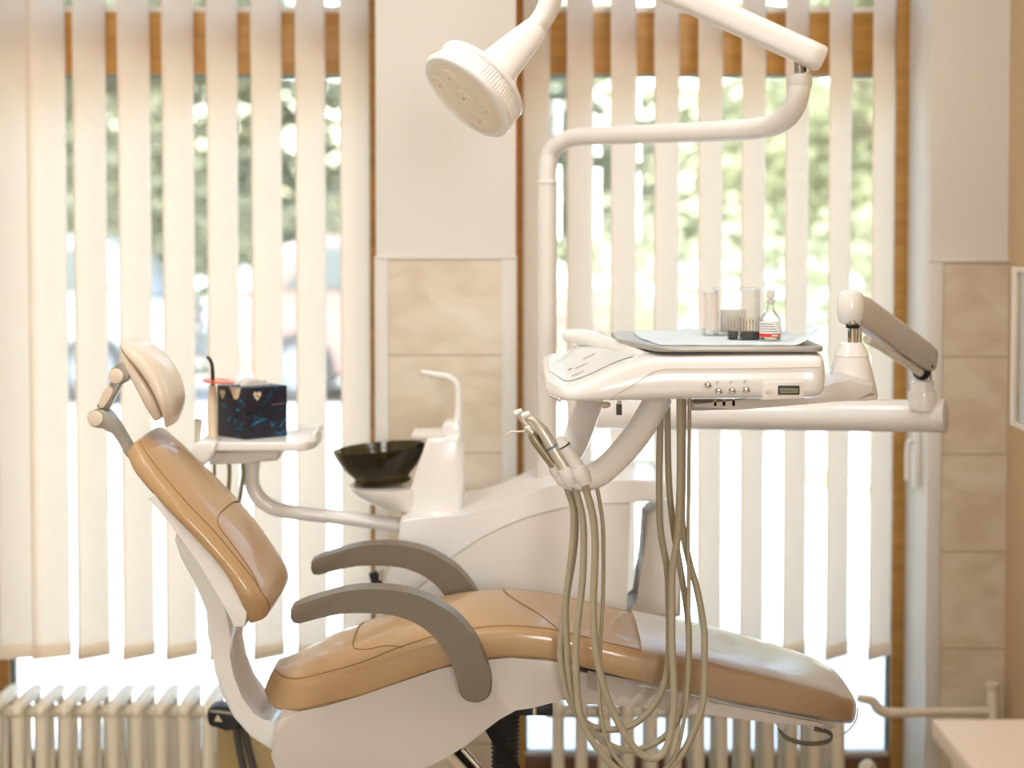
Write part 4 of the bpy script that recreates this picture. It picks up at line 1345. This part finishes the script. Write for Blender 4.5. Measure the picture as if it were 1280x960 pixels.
def open_box(mb, x0, x1, y0_, y1_, z0, z1, t=0.002):
    mb.box((x0, y0_, z0), (x1, y1_, z0 + t))
    mb.box((x0, y0_, z0), (x0 + t, y1_, z1)); mb.box((x1 - t, y0_, z0), (x1, y1_, z1))
    mb.box((x0 + t, y0_, z0 + t), (x1 - t, y0_ + t, z1)); mb.box((x0 + t, y1_ - t, z0 + t), (x1 - t, y1_, z1))
    return mb
Ya = 3.66
ab = thing('acrylic_box', 'tall clear acrylic box on the tray behind the bur blocks', 'box', (onx(915, Ya), Ya + 0.04, tpz))
ht = (419 - 363) * Ya / F
open_box(MB(), onx(897, Ya), onx(950, Ya), Ya, Ya + 0.08, tpz, tpz + ht).build('box', M['acrylic'], ab)
mb = MB()
x0, x1 = onx(896, Ya), onx(951, Ya)
mb.box((x0, Ya - 0.003, tpz + ht), (x1, Ya + 0.083, tpz + ht + 0.004), 0.001)
mb.build('lid', M['acrylic'], ab)
open_box(MB(), onx(903, Ya), onx(936, Ya), Ya + 0.02, Ya + 0.06, tpz + 0.003, tpz + ht * 0.66, 0.0012).build('cotton_insert', M['labelw'], ab) if False else None
mb = MB()
mb.box((onx(905, Ya), Ya + 0.045, tpz + 0.004), (onx(936, Ya), Ya + 0.065, tpz + ht * 0.55), 0.002)
mb.build('insert', M['film2'], ab)
ab2 = thing('acrylic_box', 'narrow clear acrylic box at the left of the taller one on the tray', 'box', (onx(888, Ya), Ya + 0.05, tpz))
open_box(MB(), onx(881.5, Ya), onx(895.5, Ya), Ya + 0.01, Ya + 0.07, tpz, tpz + ht * 0.93).build('box', M['acrylic'], ab2)
MB().box((onx(881, Ya), Ya + 0.008, tpz + ht * 0.93), (onx(896, Ya), Ya + 0.072, tpz + ht * 0.93 + 0.004), 0.001).build('lid', M['acrylic'], ab2)
def bur_block(px0, px1, Yb_, label, ncol, gold):
    x0, x1 = onx(px0, Yb_), onx(px1, Yb_)
    r = thing('bur_block', label, 'bur block', ((x0 + x1) / 2, Yb_ + 0.015, tpz), 'black bur blocks on the tray')
    hb_ = 9.5 * Yb_ / F
    MB().box((x0 + 0.001, Yb_ + 0.001, tpz), (x1 - 0.001, Yb_ + 0.03, tpz + hb_), 0.001).build('block', M['black'], r)
    hc = 28 * Yb_ / F
    mb = MB()
    open_box(mb, x0, x1, Yb_, Yb_ + 0.031, tpz + 0.0005, tpz + hc, 0.001)
    mb.build('clear_cover', M['acrylic'], r)
    for k in range(ncol):
        for j in range(1):
            x = x0 + 0.006 + (x1 - x0 - 0.012) * k / max(1, ncol - 1)
            y = Yb_ + 0.009 + 0.013 * j
            hh = hb_ + (9 + 5 * random.random()) * Yb_ / F
            mb = MB()
            mb.cyl((x, y, tpz + hb_), (x, y, tpz + hh), 0.0006, seg=8)
            mb.lathe([(0, 0.0006), (0.002, 0.0011), (0.006, 0.001), (0.008, 0.0004)], (x, y, tpz + hh - 0.001), (0, 0, 1), seg=8)
            mb.build('bur', M['yellow'] if (gold and k == 2) else M['bronze'], r)
    return r
bur_block(911, 923, 3.56, 'narrow black bur block left of the wider one on the tray', 2, False)
bur_block(926, 950, 3.55, 'wider black bur block with a gold bur next to the small bottle', 5, True)
# dropper bottle
Yz = 3.54
bz = thing('dropper_bottle', 'small clear glass bottle with red and white label on the tray', 'bottle', (onx(963, Yz), Yz, tpz))
sq = Yz / F
MB().lathe([(0, 1 * sq), (0, 12.6 * sq), (1.2 * sq, 13.4 * sq), (26 * sq, 13.4 * sq), (30 * sq, 12 * sq), (36 * sq, 6 * sq), (40 * sq, 4.2 * sq), (44 * sq, 4.4 * sq), (45 * sq, 3 * sq)], (onx(963, Yz), Yz, tpz), (0, 0, 1), seg=32).build('glass_body', M['acrylic'], bz)
MB().lathe([(1 * sq, 1 * sq), (1.2 * sq, 11.8 * sq), (7 * sq, 11.8 * sq), (7.2 * sq, 0.1 * sq)], (onx(963, Yz), Yz, tpz), (0, 0, 1), seg=28).build('liquid', clear_mat('pale_liquid', (0.8, 0.8, 0.74, 1)), bz)
def label_band(z0, z1, a0, a1, r, m, name, par):
    mb = MB()
    rr_ = []
    for k in range(17):
        a = math.radians(a0 + (a1 - a0) * k / 16)
        rr_.append((mb.b.verts.new((onx(963, Yz) + math.sin(a) * r, Yz - math.cos(a) * r, tpz + z0)), mb.b.verts.new((onx(963, Yz) + math.sin(a) * r, Yz - math.cos(a) * r, tpz + z1))))
    for k in range(16):
        mb.b.faces.new((rr_[k][0], rr_[k + 1][0], rr_[k + 1][1], rr_[k][1]))
    return mb.build(name, m, par)
lb = label_band(3.5 * sq, 24 * sq, -95, 55, 13.7 * sq, M['labelw'], 'label', bz)
label_band(4 * sq, 8.5 * sq, -95, 50, 13.9 * sq, M['red'], 'red_band', lb)
for k in range(4):
    label_band((11 + 3 * k) * sq, (11.8 + 3 * k) * sq, -70, 30 - 9 * k, 13.9 * sq, M['mark'], 'text_line', lb)
label_band(5.4 * sq, 7 * sq, 0, 35, 14.05 * sq, M['labelw'], 'band_text', lb)
MB().lathe([(44 * sq, 3.6 * sq), (47 * sq, 5.8 * sq), (49 * sq, 6 * sq), (50 * sq, 3.4 * sq), (53 * sq, 3.4 * sq), (54 * sq, 5.6 * sq), (62 * sq, 5.2 * sq), (63 * sq, 4 * sq), (63 * sq, 0.1 * sq)], (onx(963, Yz), Yz, tpz), (0, 0, 1), seg=24).build('dropper_cap', M['film2'], bz)

# handpieces and their hoses ------------------------------------------------------
def hose(pts, r, par, Y0=3.53, Y1=3.60, bend=0.0):
    n = len(pts)
    out = []
    for i, (x, y) in enumerate(pts):
        t = i / (n - 1)
        out.append(P(x, y, Y0 + (Y1 - Y0) * t + bend * math.sin(math.pi * t)))
    return MB().tube(out, r, seg=12, n=5).build('hose', M['hose'], par)
RH = 0.0066
h_air = thing('water_syringe', 'brownish air and water syringe with thin bent tip in the holder', 'handpiece', P(690, 590, 3.56), 'instruments in the holder')
Y1_ = 3.555
MB().tube([P(663, 540, Y1_), P(668, 548, Y1_), P(680, 565, Y1_), P(697, 588, Y1_)], [0.006, 0.0098, 0.0095, 0.0085], n=5, seg=16).build('grip', M['bronze'], h_air)
MB().tube([P(666, 541, Y1_), P(660, 536, Y1_), P(658, 539, Y1_)], [0.008, 0.008, 0.005], n=4).build('syringe_head', M['steel'], h_air)
MB().tube([P(660, 538.5, Y1_), P(650, 539.5, Y1_), P(641, 539.5, Y1_), P(637, 541, Y1_), P(628.5, 548, Y1_)], [0.0026, 0.0018, 0.0017, 0.0017, 0.0013], n=5).build('syringe_tip', M['steel'], h_air)
for k in range(3):
    p = P(673 + 2.2 * k, 545.5 + 3.6 * k, Y1_ - 0.009)
    MB().box(p + Vector((-0.004, -0.002, -0.0015)), p + Vector((0.004, 0.002, 0.0015)), 0.0008, 1, Matrix.Rotation(math.radians(52), 3, 'Y')).build('push_button', M['black'], h_air)
hose([(697, 588), (706, 604), (711, 617), (717, 640), (715, 687), (707.5, 750), (708, 793), (712, 847), (722, 888), (743, 917), (768, 934), (793, 938), (822, 927), (843, 907), (857, 869), (861, 826), (860, 775), (852, 720), (842, 662), (836, 600), (834, 498)], RH * 0.95, h_air, 3.555, 3.64, -0.02)

def angle_handpiece(label, hx, hy, nk, bd, bottom, Yq, m2, ring_m, r=0.0098, hd=0.0075):
    t = thing('dental_handpiece', label, 'handpiece', P(bottom[0], bottom[1], Yq), 'instruments in the holder')
    mb = MB()
    a = P(hx, hy, Yq)
    dirv = (P(hx + 10, hy - 9, Yq) - a).normalized()
    dperp = Vector((-0.62, 0, -0.30)).normalized()
    mb.lathe([(-0.008, 0.002), (-0.0075, hd * 0.8), (0.004, hd), (0.008, hd * 0.85), (0.0095, 0.001)], a, dperp, seg=20)
    mb.build('head', M['white2'], t)
    MB().tube([P(hx + 2, hy + 3, Yq), P(*nk, Yq), P(*bd, Yq)], [0.006, 0.0062, r * 0.92], n=5, seg=16).build('neck', M['steel'], t)
    mid_ = ((bd[0] * 0.5 + bottom[0] * 0.5), (bd[1] * 0.5 + bottom[1] * 0.5))
    bo = MB().tube([P(*bd, Yq), P(*mid_, Yq), P(*bottom, Yq)], [r * 0.92, r * 1.05, r], n=5, seg=18).build('body', m2, t)
    return t, bo
hA, bA = angle_handpiece('steel contra-angle handpiece leftmost in the holder with its round head', 648.5, 516, (656, 528), (671, 546), (700, 592), 3.585, M['steel'], None, 0.0075)
hose([(700, 592), (708, 604), (713, 616), (719, 650), (717, 690), (709, 740), (702, 793), (701, 826), (708, 865), (721, 891), (738, 907), (762, 912), (789, 907), (815, 885), (831, 852), (836, 815), (836, 760), (834, 712), (825.5, 662), (824, 600), (826, 498)], RH, hA, 3.585, 3.62, -0.02)
hB, bB = angle_handpiece('silver handpiece with grey-blue ring in the middle of the holder', 658, 519, (669, 526), (678, 538), (711, 592), 3.53, M['steel'], None, 0.0118)
p0_, p1_ = P(689.8, 557, 3.53), P(691.4, 559.6, 3.53)
MB().cyl(p0_, p1_, 0.0126, seg=22).build('ring', mat('grey_blue_ring', rgb(110, 128, 146), 0.4), bB)
p0_, p1_ = P(707.6, 586, 3.53), P(708.7, 587.8, 3.53)
MB().cyl(p0_, p1_, 0.0122, seg=22).build('ring', M['darkgrey'], bB)
hose([(711, 592), (716, 605), (721, 617), (729, 655), (728.5, 720), (722, 780), (720, 815), (721, 858), (727, 900), (743, 930), (762, 953), (780, 966), (800, 973), (820, 970), (850, 946), (872, 902), (880, 865), (880.5, 815), (880, 787), (872, 740), (861, 700), (853, 657), (853, 600), (854, 498)], RH, hB, 3.53, 3.60, -0.03)
hC = thing('dental_handpiece', 'short pale handpiece coupling with dark ring rightmost in the holder', 'handpiece', P(728, 592, 3.515), 'instruments in the holder')
Y3 = 3.515
bC = MB().tube([P(698, 546, Y3), P(703, 554, Y3), P(708, 562, Y3), P(729, 594, Y3)], [0.0055, 0.0105, 0.0122, 0.0122], n=5, seg=18).build('body', M['white2'], hC)
MB().cyl(P(704.8, 556.6, Y3), P(706, 558.4, Y3), 0.0122, seg=22).build('ring', M['darkgrey'], bC)
hose([(729, 594), (731, 605), (734, 617), (741, 645), (744, 680), (743, 720), (741.5, 760), (745, 815), (758, 869), (776, 909), (797, 939), (817, 948), (832, 937), (841, 902), (842.5, 858), (840, 804), (840, 760), (840.5, 712), (847, 670), (850, 600), (850, 498)], RH * 1.05, hC, 3.515, 3.57, -0.02)
hose([(745, 604), (750, 630), (754, 665), (754, 740), (751.5, 790), (749.5, 830), (749.5, 869), (754, 909), (765, 939), (780, 958), (800, 970), (822, 967), (843, 946), (855, 900), (860, 847), (860.5, 780), (861, 725), (860, 675), (861, 600), (862, 498)], 0.0038, du, 3.54, 3.58, -0.03)

# ================================================================== OPERATING LAMP
ol = thing('operating_lamp', 'white operating lamp on a bent pole and a sloping arm above the chair', 'lamp', P(684, 610, 4.42))
YP = 4.42
MB().cyl(P(684, 612, YP), P(684, 228, YP), 0.0225, seg=28).build('pole', M['white2'], ol)
MB().lathe([(0, 0.0228), (0.002, 0.0248), (0.006, 0.0248), (0.008, 0.0228)], P(684, 230, YP), (0, 0, 1), seg=32).build('pole_collar', M['white2'], ol)
bend = [(684, 230, YP), (684.5, 210, YP), (689, 191, YP), (701, 178, 4.40), (722, 171, 4.36), (770, 169, 4.22), (840, 166.5, 4.0), (900, 164, 3.79), (945, 161, 3.63), (972, 154, 3.55), (990, 138, 3.50), (998, 116, 3.48), (999.5, 96, 3.48)]
MB().tube([P(*q) for q in bend], 0.0205, n=6, seg=24).build('bent_tube', M['white2'], ol)
YJ = 3.48
MB().lathe([(0, 0.0206), (0.003, 0.0225), (0.020, 0.0225), (0.024, 0.019), (0.024, 0.001)], P(999.5, 109, YJ), (0, 0, 1), seg=30).build('tube_cap', M['white2'], ol)
MB().cyl(P(999, 100, YJ), P(999, 68, YJ), 0.0092).build('joint_post', M['bracket'], ol)
MB().tube([P(980, 66, YJ - 0.01), P(988, 70, YJ - 0.005), P(994, 76, YJ)], 0.0035).build('joint_cable', M['black'], ol)
MB().tube([P(1003, 78, YJ + 0.005), P(1006, 80, YJ), P(1006, 90, YJ)], 0.0028).build('joint_cable', M['black'], ol)
# beam
a_, b2 = P(1027, 74, 3.47), P(660, -92, 3.38)
d = b2 - a_
side = Vector((0, 1, 0))
side = (side - d.normalized() * side.dot(d.normalized())).normalized()
upv = d.normalized().cross(side)
mb = MB()
rings = []
for t, k_ in ((0, 0.90), (0.006, 1.0), (0.06, 1.0), (0.0605, 0.985), (0.99, 0.985), (1.0, 0.9)):
    c_ = a_ + d * t
    rings.append([c_ + side * (math.copysign(abs(math.cos(u)) ** 0.7, math.cos(u)) * 0.021 * k_) + upv * (math.copysign(abs(math.sin(u)) ** 0.7, math.sin(u)) * 0.0245 * k_) for u in [2 * math.pi * j / 32 for j in range(32)]])
mb.ring_loft(rings)
mb.build('beam', M['white2'], ol, angle=50)
MB().tube([P(668, -88, 3.39), P(682, -80, 3.40), P(691, -60, 3.40), P(691, -25, 3.40), P(688, 0, 3.40), P(680, 20, 3.40), P(666, 38, 3.40)], [0.02, 0.02, 0.02, 0.02, 0.02, 0.0195, 0.0185], n=6, seg=24).build('drop_tube', M['white2'], ol)
nrm = Vector((-0.617, -0.42, -0.667)).normalized()
fc = P(583, 121, 3.35)
ax_im = Vector((0.735, 0, -0.68))
maj = (ax_im - nrm * ax_im.dot(nrm)).normalized()
mino = nrm.cross(maj).normalized()
prof = [(0.004, 0.001), (0.004, 0.088), (0.003, 0.0915), (0.0, 0.094), (-0.004, 0.0945), (-0.007, 0.094), (-0.008, 0.0925), (-0.036, 0.0865), (-0.037, 0.0885), (-0.039, 0.0905), (-0.045, 0.0905), (-0.048, 0.087), (-0.053, 0.076), (-0.060, 0.05), (-0.064, 0.03), (-0.064, 0.001)]
hdn = MB().lathe([(h, r) for h, r in prof], fc, nrm, seg=72, squash=(maj, mino, 1.0, 0.92)).build('lamp_head', M['white'], ol)
# ribs of the cooling band
mb = MB()
NR = 96
for k in range(NR):
    a = 2 * math.pi * k / NR
    if math.cos(a) < -0.72: continue
    rd = maj * math.cos(a) + mino * math.sin(a) * 0.92
    p0_ = fc - nrm * 0.0085 + rd * 0.0928
    p1_ = fc - nrm * 0.0362 + rd * 0.0868
    mb.tube([p0_, p1_], 0.0014, smooth=False, seg=6)
mb.build('cooling_ribs', M['lens'], hdn)
mb = MB()
mb.lathe([(0.0042, 0.001), (0.0062, 0.040), (0.0055, 0.070), (0.0042, 0.0805)], fc, nrm, seg=60, squash=(maj, mino, 1.0, 0.92))
lens = mb.build('lamp_face', M['lampface'], hdn)
for (u, v) in ((-0.042, 0.018), (-0.048, -0.026), (0.0, 0.0), (0.044, 0.022), (0.046, -0.024)):
    c_ = fc + maj * u + mino * v + nrm * 0.0062
    mb = MB()
    mb.lathe([(-0.001, 0.020), (0.0005, 0.0195), (0.0007, 0.0185), (-0.0004, 0.013), (-0.0008, 0.001)], c_, nrm, seg=28)
    rf = mb.build('reflector', M['lampface'], lens)
    MB().box(c_ - Vector((0.002, 0.002, 0.002)), c_ + Vector((0.002, 0.002, 0.002)), 0.0005).build('led', M['led'], rf)
# neck housing between the drop tube and the head
mb = MB()
p0_, p1_ = P(672, 33, 3.40), fc - nrm * 0.062 + maj * 0.004
rings = []
d = (p1_ - p0_)
s1 = (maj - d.normalized() * maj.dot(d.normalized())).normalized()
s2 = d.normalized().cross(s1)
for t, ra, rb in ((0, 0.017, 0.017), (0.02, 0.0215, 0.0215), (0.3, 0.028, 0.023), (0.7, 0.035, 0.026), (0.95, 0.039, 0.028), (1.1, 0.036, 0.026)):
    rings.append([p0_ + d * t + s1 * (math.copysign(abs(math.cos(u)) ** 0.75, math.cos(u)) * ra) + s2 * (math.copysign(abs(math.sin(u)) ** 0.75, math.sin(u)) * rb) for u in [2 * math.pi * j / 32 for j in range(32)]])
mb.ring_loft(rings)
mb.build('neck', M['white'], ol, angle=40)
MB().lathe([(-0.002, 0.006), (0.0, 0.013), (0.012, 0.013), (0.014, 0.006)], fc - nrm * 0.058 + maj * 0.045, -nrm, seg=20).build('knuckle', M['white2'], ol)

# ================================================================== OUTSIDE
S(MB().box((-30, YO, -0.14), (30, 60, -0.02)).build('pavement', M['pave']), 'pale sunlit paving outside the windows', 'pavement')

def leaf_cloud(mb, c, rad, n, size, seed):
    rnd = random.Random(seed)
    for _ in range(n):
        while True:
            v = Vector((rnd.uniform(-1, 1), rnd.uniform(-1, 1), rnd.uniform(-1, 1)))
            if 0.25 < v.length < 1: break
        p = Vector(c) + Vector((v.x * rad[0], v.y * rad[1], v.z * rad[2]))
        s = size * rnd.uniform(0.6, 1.3)
        a = Vector((rnd.gauss(0, 1), rnd.gauss(0, 1), rnd.gauss(0, 1))).normalized()
        u, w = frame_of(a)
        q = [p + u * s, p + w * s * 0.5, p - u * s, p - w * s * 0.5]
        mb.b.faces.new([mb.b.verts.new(x) for x in q])

def tree(x, y, h, r, m, label, seed, low=0.32):
    rnd = random.Random(seed)
    t = thing('tree', label, 'tree', (x, y, -0.02), 'trees outside the windows')
    mb = MB()
    mb.tube([Vector((x, y, -0.02)), Vector((x + 0.05, y, h * 0.25)), Vector((x - 0.05, y + 0.05, h * 0.5)), Vector((x, y, h * 0.85))], [0.16, 0.12, 0.09, 0.03], seg=10)
    for k in range(5):
        a = rnd.uniform(0, 6.28)
        mb.tube([Vector((x, y, h * (0.35 + 0.08 * k))), Vector((x + math.cos(a) * r * 0.4, y + math.sin(a) * r * 0.4, h * (0.5 + 0.08 * k))), Vector((x + math.cos(a) * r * 0.75, y + math.sin(a) * r * 0.75, h * (0.58 + 0.08 * k)))], [0.06, 0.04, 0.015], seg=6, n=3)
    mb.build('trunk', M['bark'], t)
    mb = MB()
    for k in range(16):
        a = rnd.uniform(0, 6.28); q = rnd.uniform(0.1, 0.8) * r
        z = h * rnd.uniform(low, 0.95)
        leaf_cloud(mb, (x + math.cos(a) * q, y + math.sin(a) * q, z), (r * 0.5, r * 0.5, h * 0.13), 420, 0.12, seed * 50 + k)
    mb.build('crown', m, t, smooth=False)
    return t
TR = [(-8.6, 21.0, 6.0, 2.0, 'leafA', 'shade-toned green tree standing leftmost beyond the left window', 0.2),
      (-4.3, 21.5, 6.2, 2.0, 'leafA', 'shade-toned green tree second from left beyond the left window', 0.2),
      (-0.4, 21.0, 6.0, 1.9, 'leafA', 'shade-toned green tree nearest the pillar beyond the left window', 0.2),
      (4.0, 21.5, 5.6, 1.9, 'leafB', 'sunlit-toned green tree nearest the pillar beyond the right window', 0.25),
      (7.8, 21.0, 5.6, 1.9, 'leafB', 'sunlit-toned green tree in the middle of the right window', 0.2),
      (11.8, 21.5, 5.6, 1.9, 'leafB', 'sunlit-toned green tree farthest right beyond the right window', 0.2)]
for i, (x, y, h, r, m, lb_, low) in enumerate(TR):
    tree(x, y, h, r, M[m], lb_, i + 3, low)

def shrub(name, x0, x1, y, h, m, label, seed):
    mb = MB()
    n = max(3, int((x1 - x0) / 0.5))
    for k in range(n):
        x = x0 + (x1 - x0) * (k + 0.5) / n
        leaf_cloud(mb, (x, y, h * 0.5), (0.42, 0.35, h * 0.52), 190, 0.03 + 0.03 * h, seed + k)
    o = mb.build(name, M[m], None, ((x0 + x1) / 2, y, 0), smooth=False)
    tag(o, label, 'hedge')
    return o
shrub('hedge', -16.0, -0.4, 25.0, 5.2, 'leafA', 'tall shade-toned green hedge behind the trees in the left window', 300)
shrub('hedge', 0.6, 16.0, 25.0, 4.6, 'leafB', 'tall sunlit-toned hedge behind the trees in the right window', 400)
shrub('hedge', -9.0, -0.2, 18.9, 1.9, 'leafA', 'waist high green hedge right behind the parked cars', 600)
shrub('hedge', 0.4, 6.6, 13.9, 1.7, 'leafB', 'loose sunlit-toned hedge behind the pinkish planter wall outside right', 700)
shrub('low_hedge', 1.7, 5.2, 11.0, 0.16, 'hedge', 'low clipped strip of greenery in front of the pinkish planter wall outside', 500)

pw = thing('planter_wall', 'low pinkish stone planter wall outside the right window', 'wall', (3.4, 12.6, -0.02))
MB().box((1.9, 12.5, -0.02), (6.0, 12.7, 0.26), 0.01).build('wall_block', M['planter'], pw)
MB().box((1.86, 12.46, 0.26), (6.04, 12.74, 0.31), 0.01).build('coping', M['kerb'], pw)
MB().box((1.8, 11.9, -0.02), (6.0, 12.1, 0.08), 0.01).build('kerb_stone', M['kerb'], pw)

def car(x, y, m, label, flip=False, L=3.9):
    c = thing('car', label, 'car', (x, y, -0.02), 'parked cars outside')
    f = -1 if flip else 1
    def X(u): return x + f * (u - 0.5) * L
    prof = [(0.0, 0.35), (0.0, 0.62), (0.02, 0.78), (0.22, 0.90), (0.30, 0.93), (0.86, 0.95), (0.985, 0.88), (1.0, 0.6), (0.995, 0.32), (0.90, 0.24), (0.1, 0.24)]
    mb = MB(); mb.prism([(X(u), z - 0.02) for u, z in prof], y - 0.82, y + 0.82, 0.06, 3)
    mb.build('body', M[m], c)
    mb = MB(); mb.prism([(X(u), z - 0.02) for u, z in ((0.25, 0.90), (0.38, 1.36), (0.44, 1.42), (0.78, 1.42), (0.86, 1.34), (0.95, 0.92))], y - 0.70, y + 0.70, 0.06, 3)
    mb.build('roof', M[m], c)
    for u0, u1, s0, s1 in ((0.33, 0.56, 0.41, 0.56), (0.58, 0.86, 0.58, 0.80)):
        mb = MB(); mb.prism([(X(u0), 0.93), (X(s0), 1.30), (X(s1), 1.31), (X(u1), 0.95)], y - 0.712, y + 0.712, 0.0)
        mb.build('side_window', M['carglass'], c)
    for u in (0.18, 0.82):
        for s in (-1, 1):
            mb = MB(); mb.cyl((X(u), y + s * 0.66, 0.29), (X(u), y + s * 0.84, 0.29), 0.31, seg=24, bev=0.03)
            w = mb.build('wheel', M['tyre'], c)
            MB().cyl((X(u), y + s * 0.838, 0.29), (X(u), y + s * 0.852, 0.29), 0.19, seg=18).build('hubcap', M['carsilver'], w)
    return c
car(-4.75, 16.8, 'carwhite', 'pale parked car outside behind the leftmost slats of the left window')
car(-0.55, 17.0, 'carred', 'rose coloured parked car outside left of the pillar', True)

# ================================================================== LIGHT
w = bpy.data.worlds.new('sky')
scene.world = w
w.use_nodes = True
nt = w.node_tree
nt.nodes.clear()
wo = nt.nodes.new('ShaderNodeOutputWorld')
bg = nt.nodes.new('ShaderNodeBackground')
sky = nt.nodes.new('ShaderNodeTexSky')
sky.sky_type = 'NISHITA'
sky.sun_disc = False
sky.sun_elevation = math.radians(48)
sky.sun_rotation = math.radians(250)
sky.air_density = 1.2
sky.dust_density = 1.0
bg.inputs['Strength'].default_value = 1.12
nt.links.new(sky.outputs['Color'], bg.inputs['Color'])
nt.links.new(bg.outputs['Background'], wo.inputs['Surface'])

sd = bpy.data.lights.new('sun', 'SUN')
sd.energy = 11.0
sd.color = (1.0, 0.98, 0.94)
sd.angle = math.radians(1.0)
so = bpy.data.objects.new('sun', sd)
COL.objects.link(so)
sdir = Vector((0.50, 0.42, -0.76)).normalized()      # light travels right, away from the windows, and down
so.rotation_euler = sdir.to_track_quat('-Z', 'Y').to_euler()

def panel_light(x, y, sx, sy, power, label):
    t = thing('ceiling_light', label, 'ceiling light', (x, y, ZCEIL), 'ceiling light panels')
    mb = MB()
    f_ = 0.03
    mb.box((x - sx / 2 - f_, y - sy / 2 - f_, ZCEIL - 0.03), (x - sx / 2, y + sy / 2 + f_, ZCEIL - 0.001))
    mb.box((x + sx / 2, y - sy / 2 - f_, ZCEIL - 0.03), (x + sx / 2 + f_, y + sy / 2 + f_, ZCEIL - 0.001))
    mb.box((x - sx / 2, y - sy / 2 - f_, ZCEIL - 0.03), (x + sx / 2, y - sy / 2, ZCEIL - 0.001))
    mb.box((x - sx / 2, y + sy / 2, ZCEIL - 0.03), (x + sx / 2, y + sy / 2 + f_, ZCEIL - 0.001))
    mb.build('light_frame', M['white2'], t)
    MB().box((x - sx / 2, y - sy / 2, ZCEIL - 0.012), (x + sx / 2, y + sy / 2, ZCEIL - 0.008)).build('diffuser', DIFF, t)
    ld = bpy.data.lights.new('panel_lamp', 'AREA')
    ld.shape = 'RECTANGLE'; ld.size = sx; ld.size_y = sy
    ld.energy = power
    ld.color = (0.94, 0.985, 1.0)
    lo = bpy.data.objects.new('panel_lamp', ld)
    COL.objects.link(lo)
    lo.location = (x, y, ZCEIL - 0.035)
DIFF = mat('diffuser', rgb(250, 244, 232), 0.5, emit=(1.0, 0.9, 0.78, 1), estr=3.0)
panel_light(-0.9, 2.75, 0.6, 1.2, 36, 'ceiling light panel over the left side of the room')
panel_light(0.45, 3.1, 0.6, 1.2, 13, 'unseen ceiling panel added on the right to brighten the backrest front')  # second panel, added to lift the front of the backrest
tc_ = thing('shading_cabinet', 'unseen tall beige cabinet added to keep light off the right wall', 'cabinet', (1.1, 1.4, 0))  # out-of-view blocker added to keep the lamp off the right wall
MB().box((0.95, 0.9, 0.08), (XR - 0.003, 1.9, 2.75), 0.003).build('body', M['desk2'], tc_)
MB().box((0.99, 0.92, 0.0), (XR - 0.01, 1.88, 0.0795)).build('plinth', M['desk2'], tc_)
for a0_ in (0.905, 1.405):
    MB().box((0.932, a0_, 0.1), (0.949, a0_ + 0.49, 2.58), 0.002).build('door', M['desk'], tc_)

# frontal fill lamp added on the unseen wall behind the camera, built as a panel
def fill_panel(x, z, sx, sz, power, label):
    t = thing('fill_wall_light', label, 'fill light', (x, YB, z))
    mb = MB()
    f_ = 0.03
    for lo_, hi_ in (((x - sx / 2 - f_, z - sz / 2 - f_), (x - sx / 2, z + sz / 2 + f_)), ((x + sx / 2, z - sz / 2 - f_), (x + sx / 2 + f_, z + sz / 2 + f_)),
                     ((x - sx / 2, z - sz / 2 - f_), (x + sx / 2, z - sz / 2)), ((x - sx / 2, z + sz / 2), (x + sx / 2, z + sz / 2 + f_))):
        mb.box((lo_[0], YB + 0.001, lo_[1]), (hi_[0], YB + 0.04, hi_[1]))
    mb.build('light_frame', M['white2'], t)
    MB().box((x - sx / 2, YB + 0.001, z - sz / 2), (x + sx / 2, YB + 0.015, z + sz / 2)).build('diffuser', DIFF, t)
    ld = bpy.data.lights.new('fill_wall_lamp', 'AREA')
    ld.shape = 'RECTANGLE'; ld.size = sx; ld.size_y = sz
    ld.energy = power
    ld.color = (0.94, 0.985, 1.0)
    lo = bpy.data.objects.new('fill_wall_lamp', ld)
    COL.objects.link(lo)
    lo.location = (x, YB + 0.045, z)
    lo.rotation_euler = (math.pi / 2, 0, 0)      # shines into the room, towards +Y
fill_panel(0.75, 2.0, 0.8, 1.2, 138, 'added unseen fill light panel on the wall behind the camera')
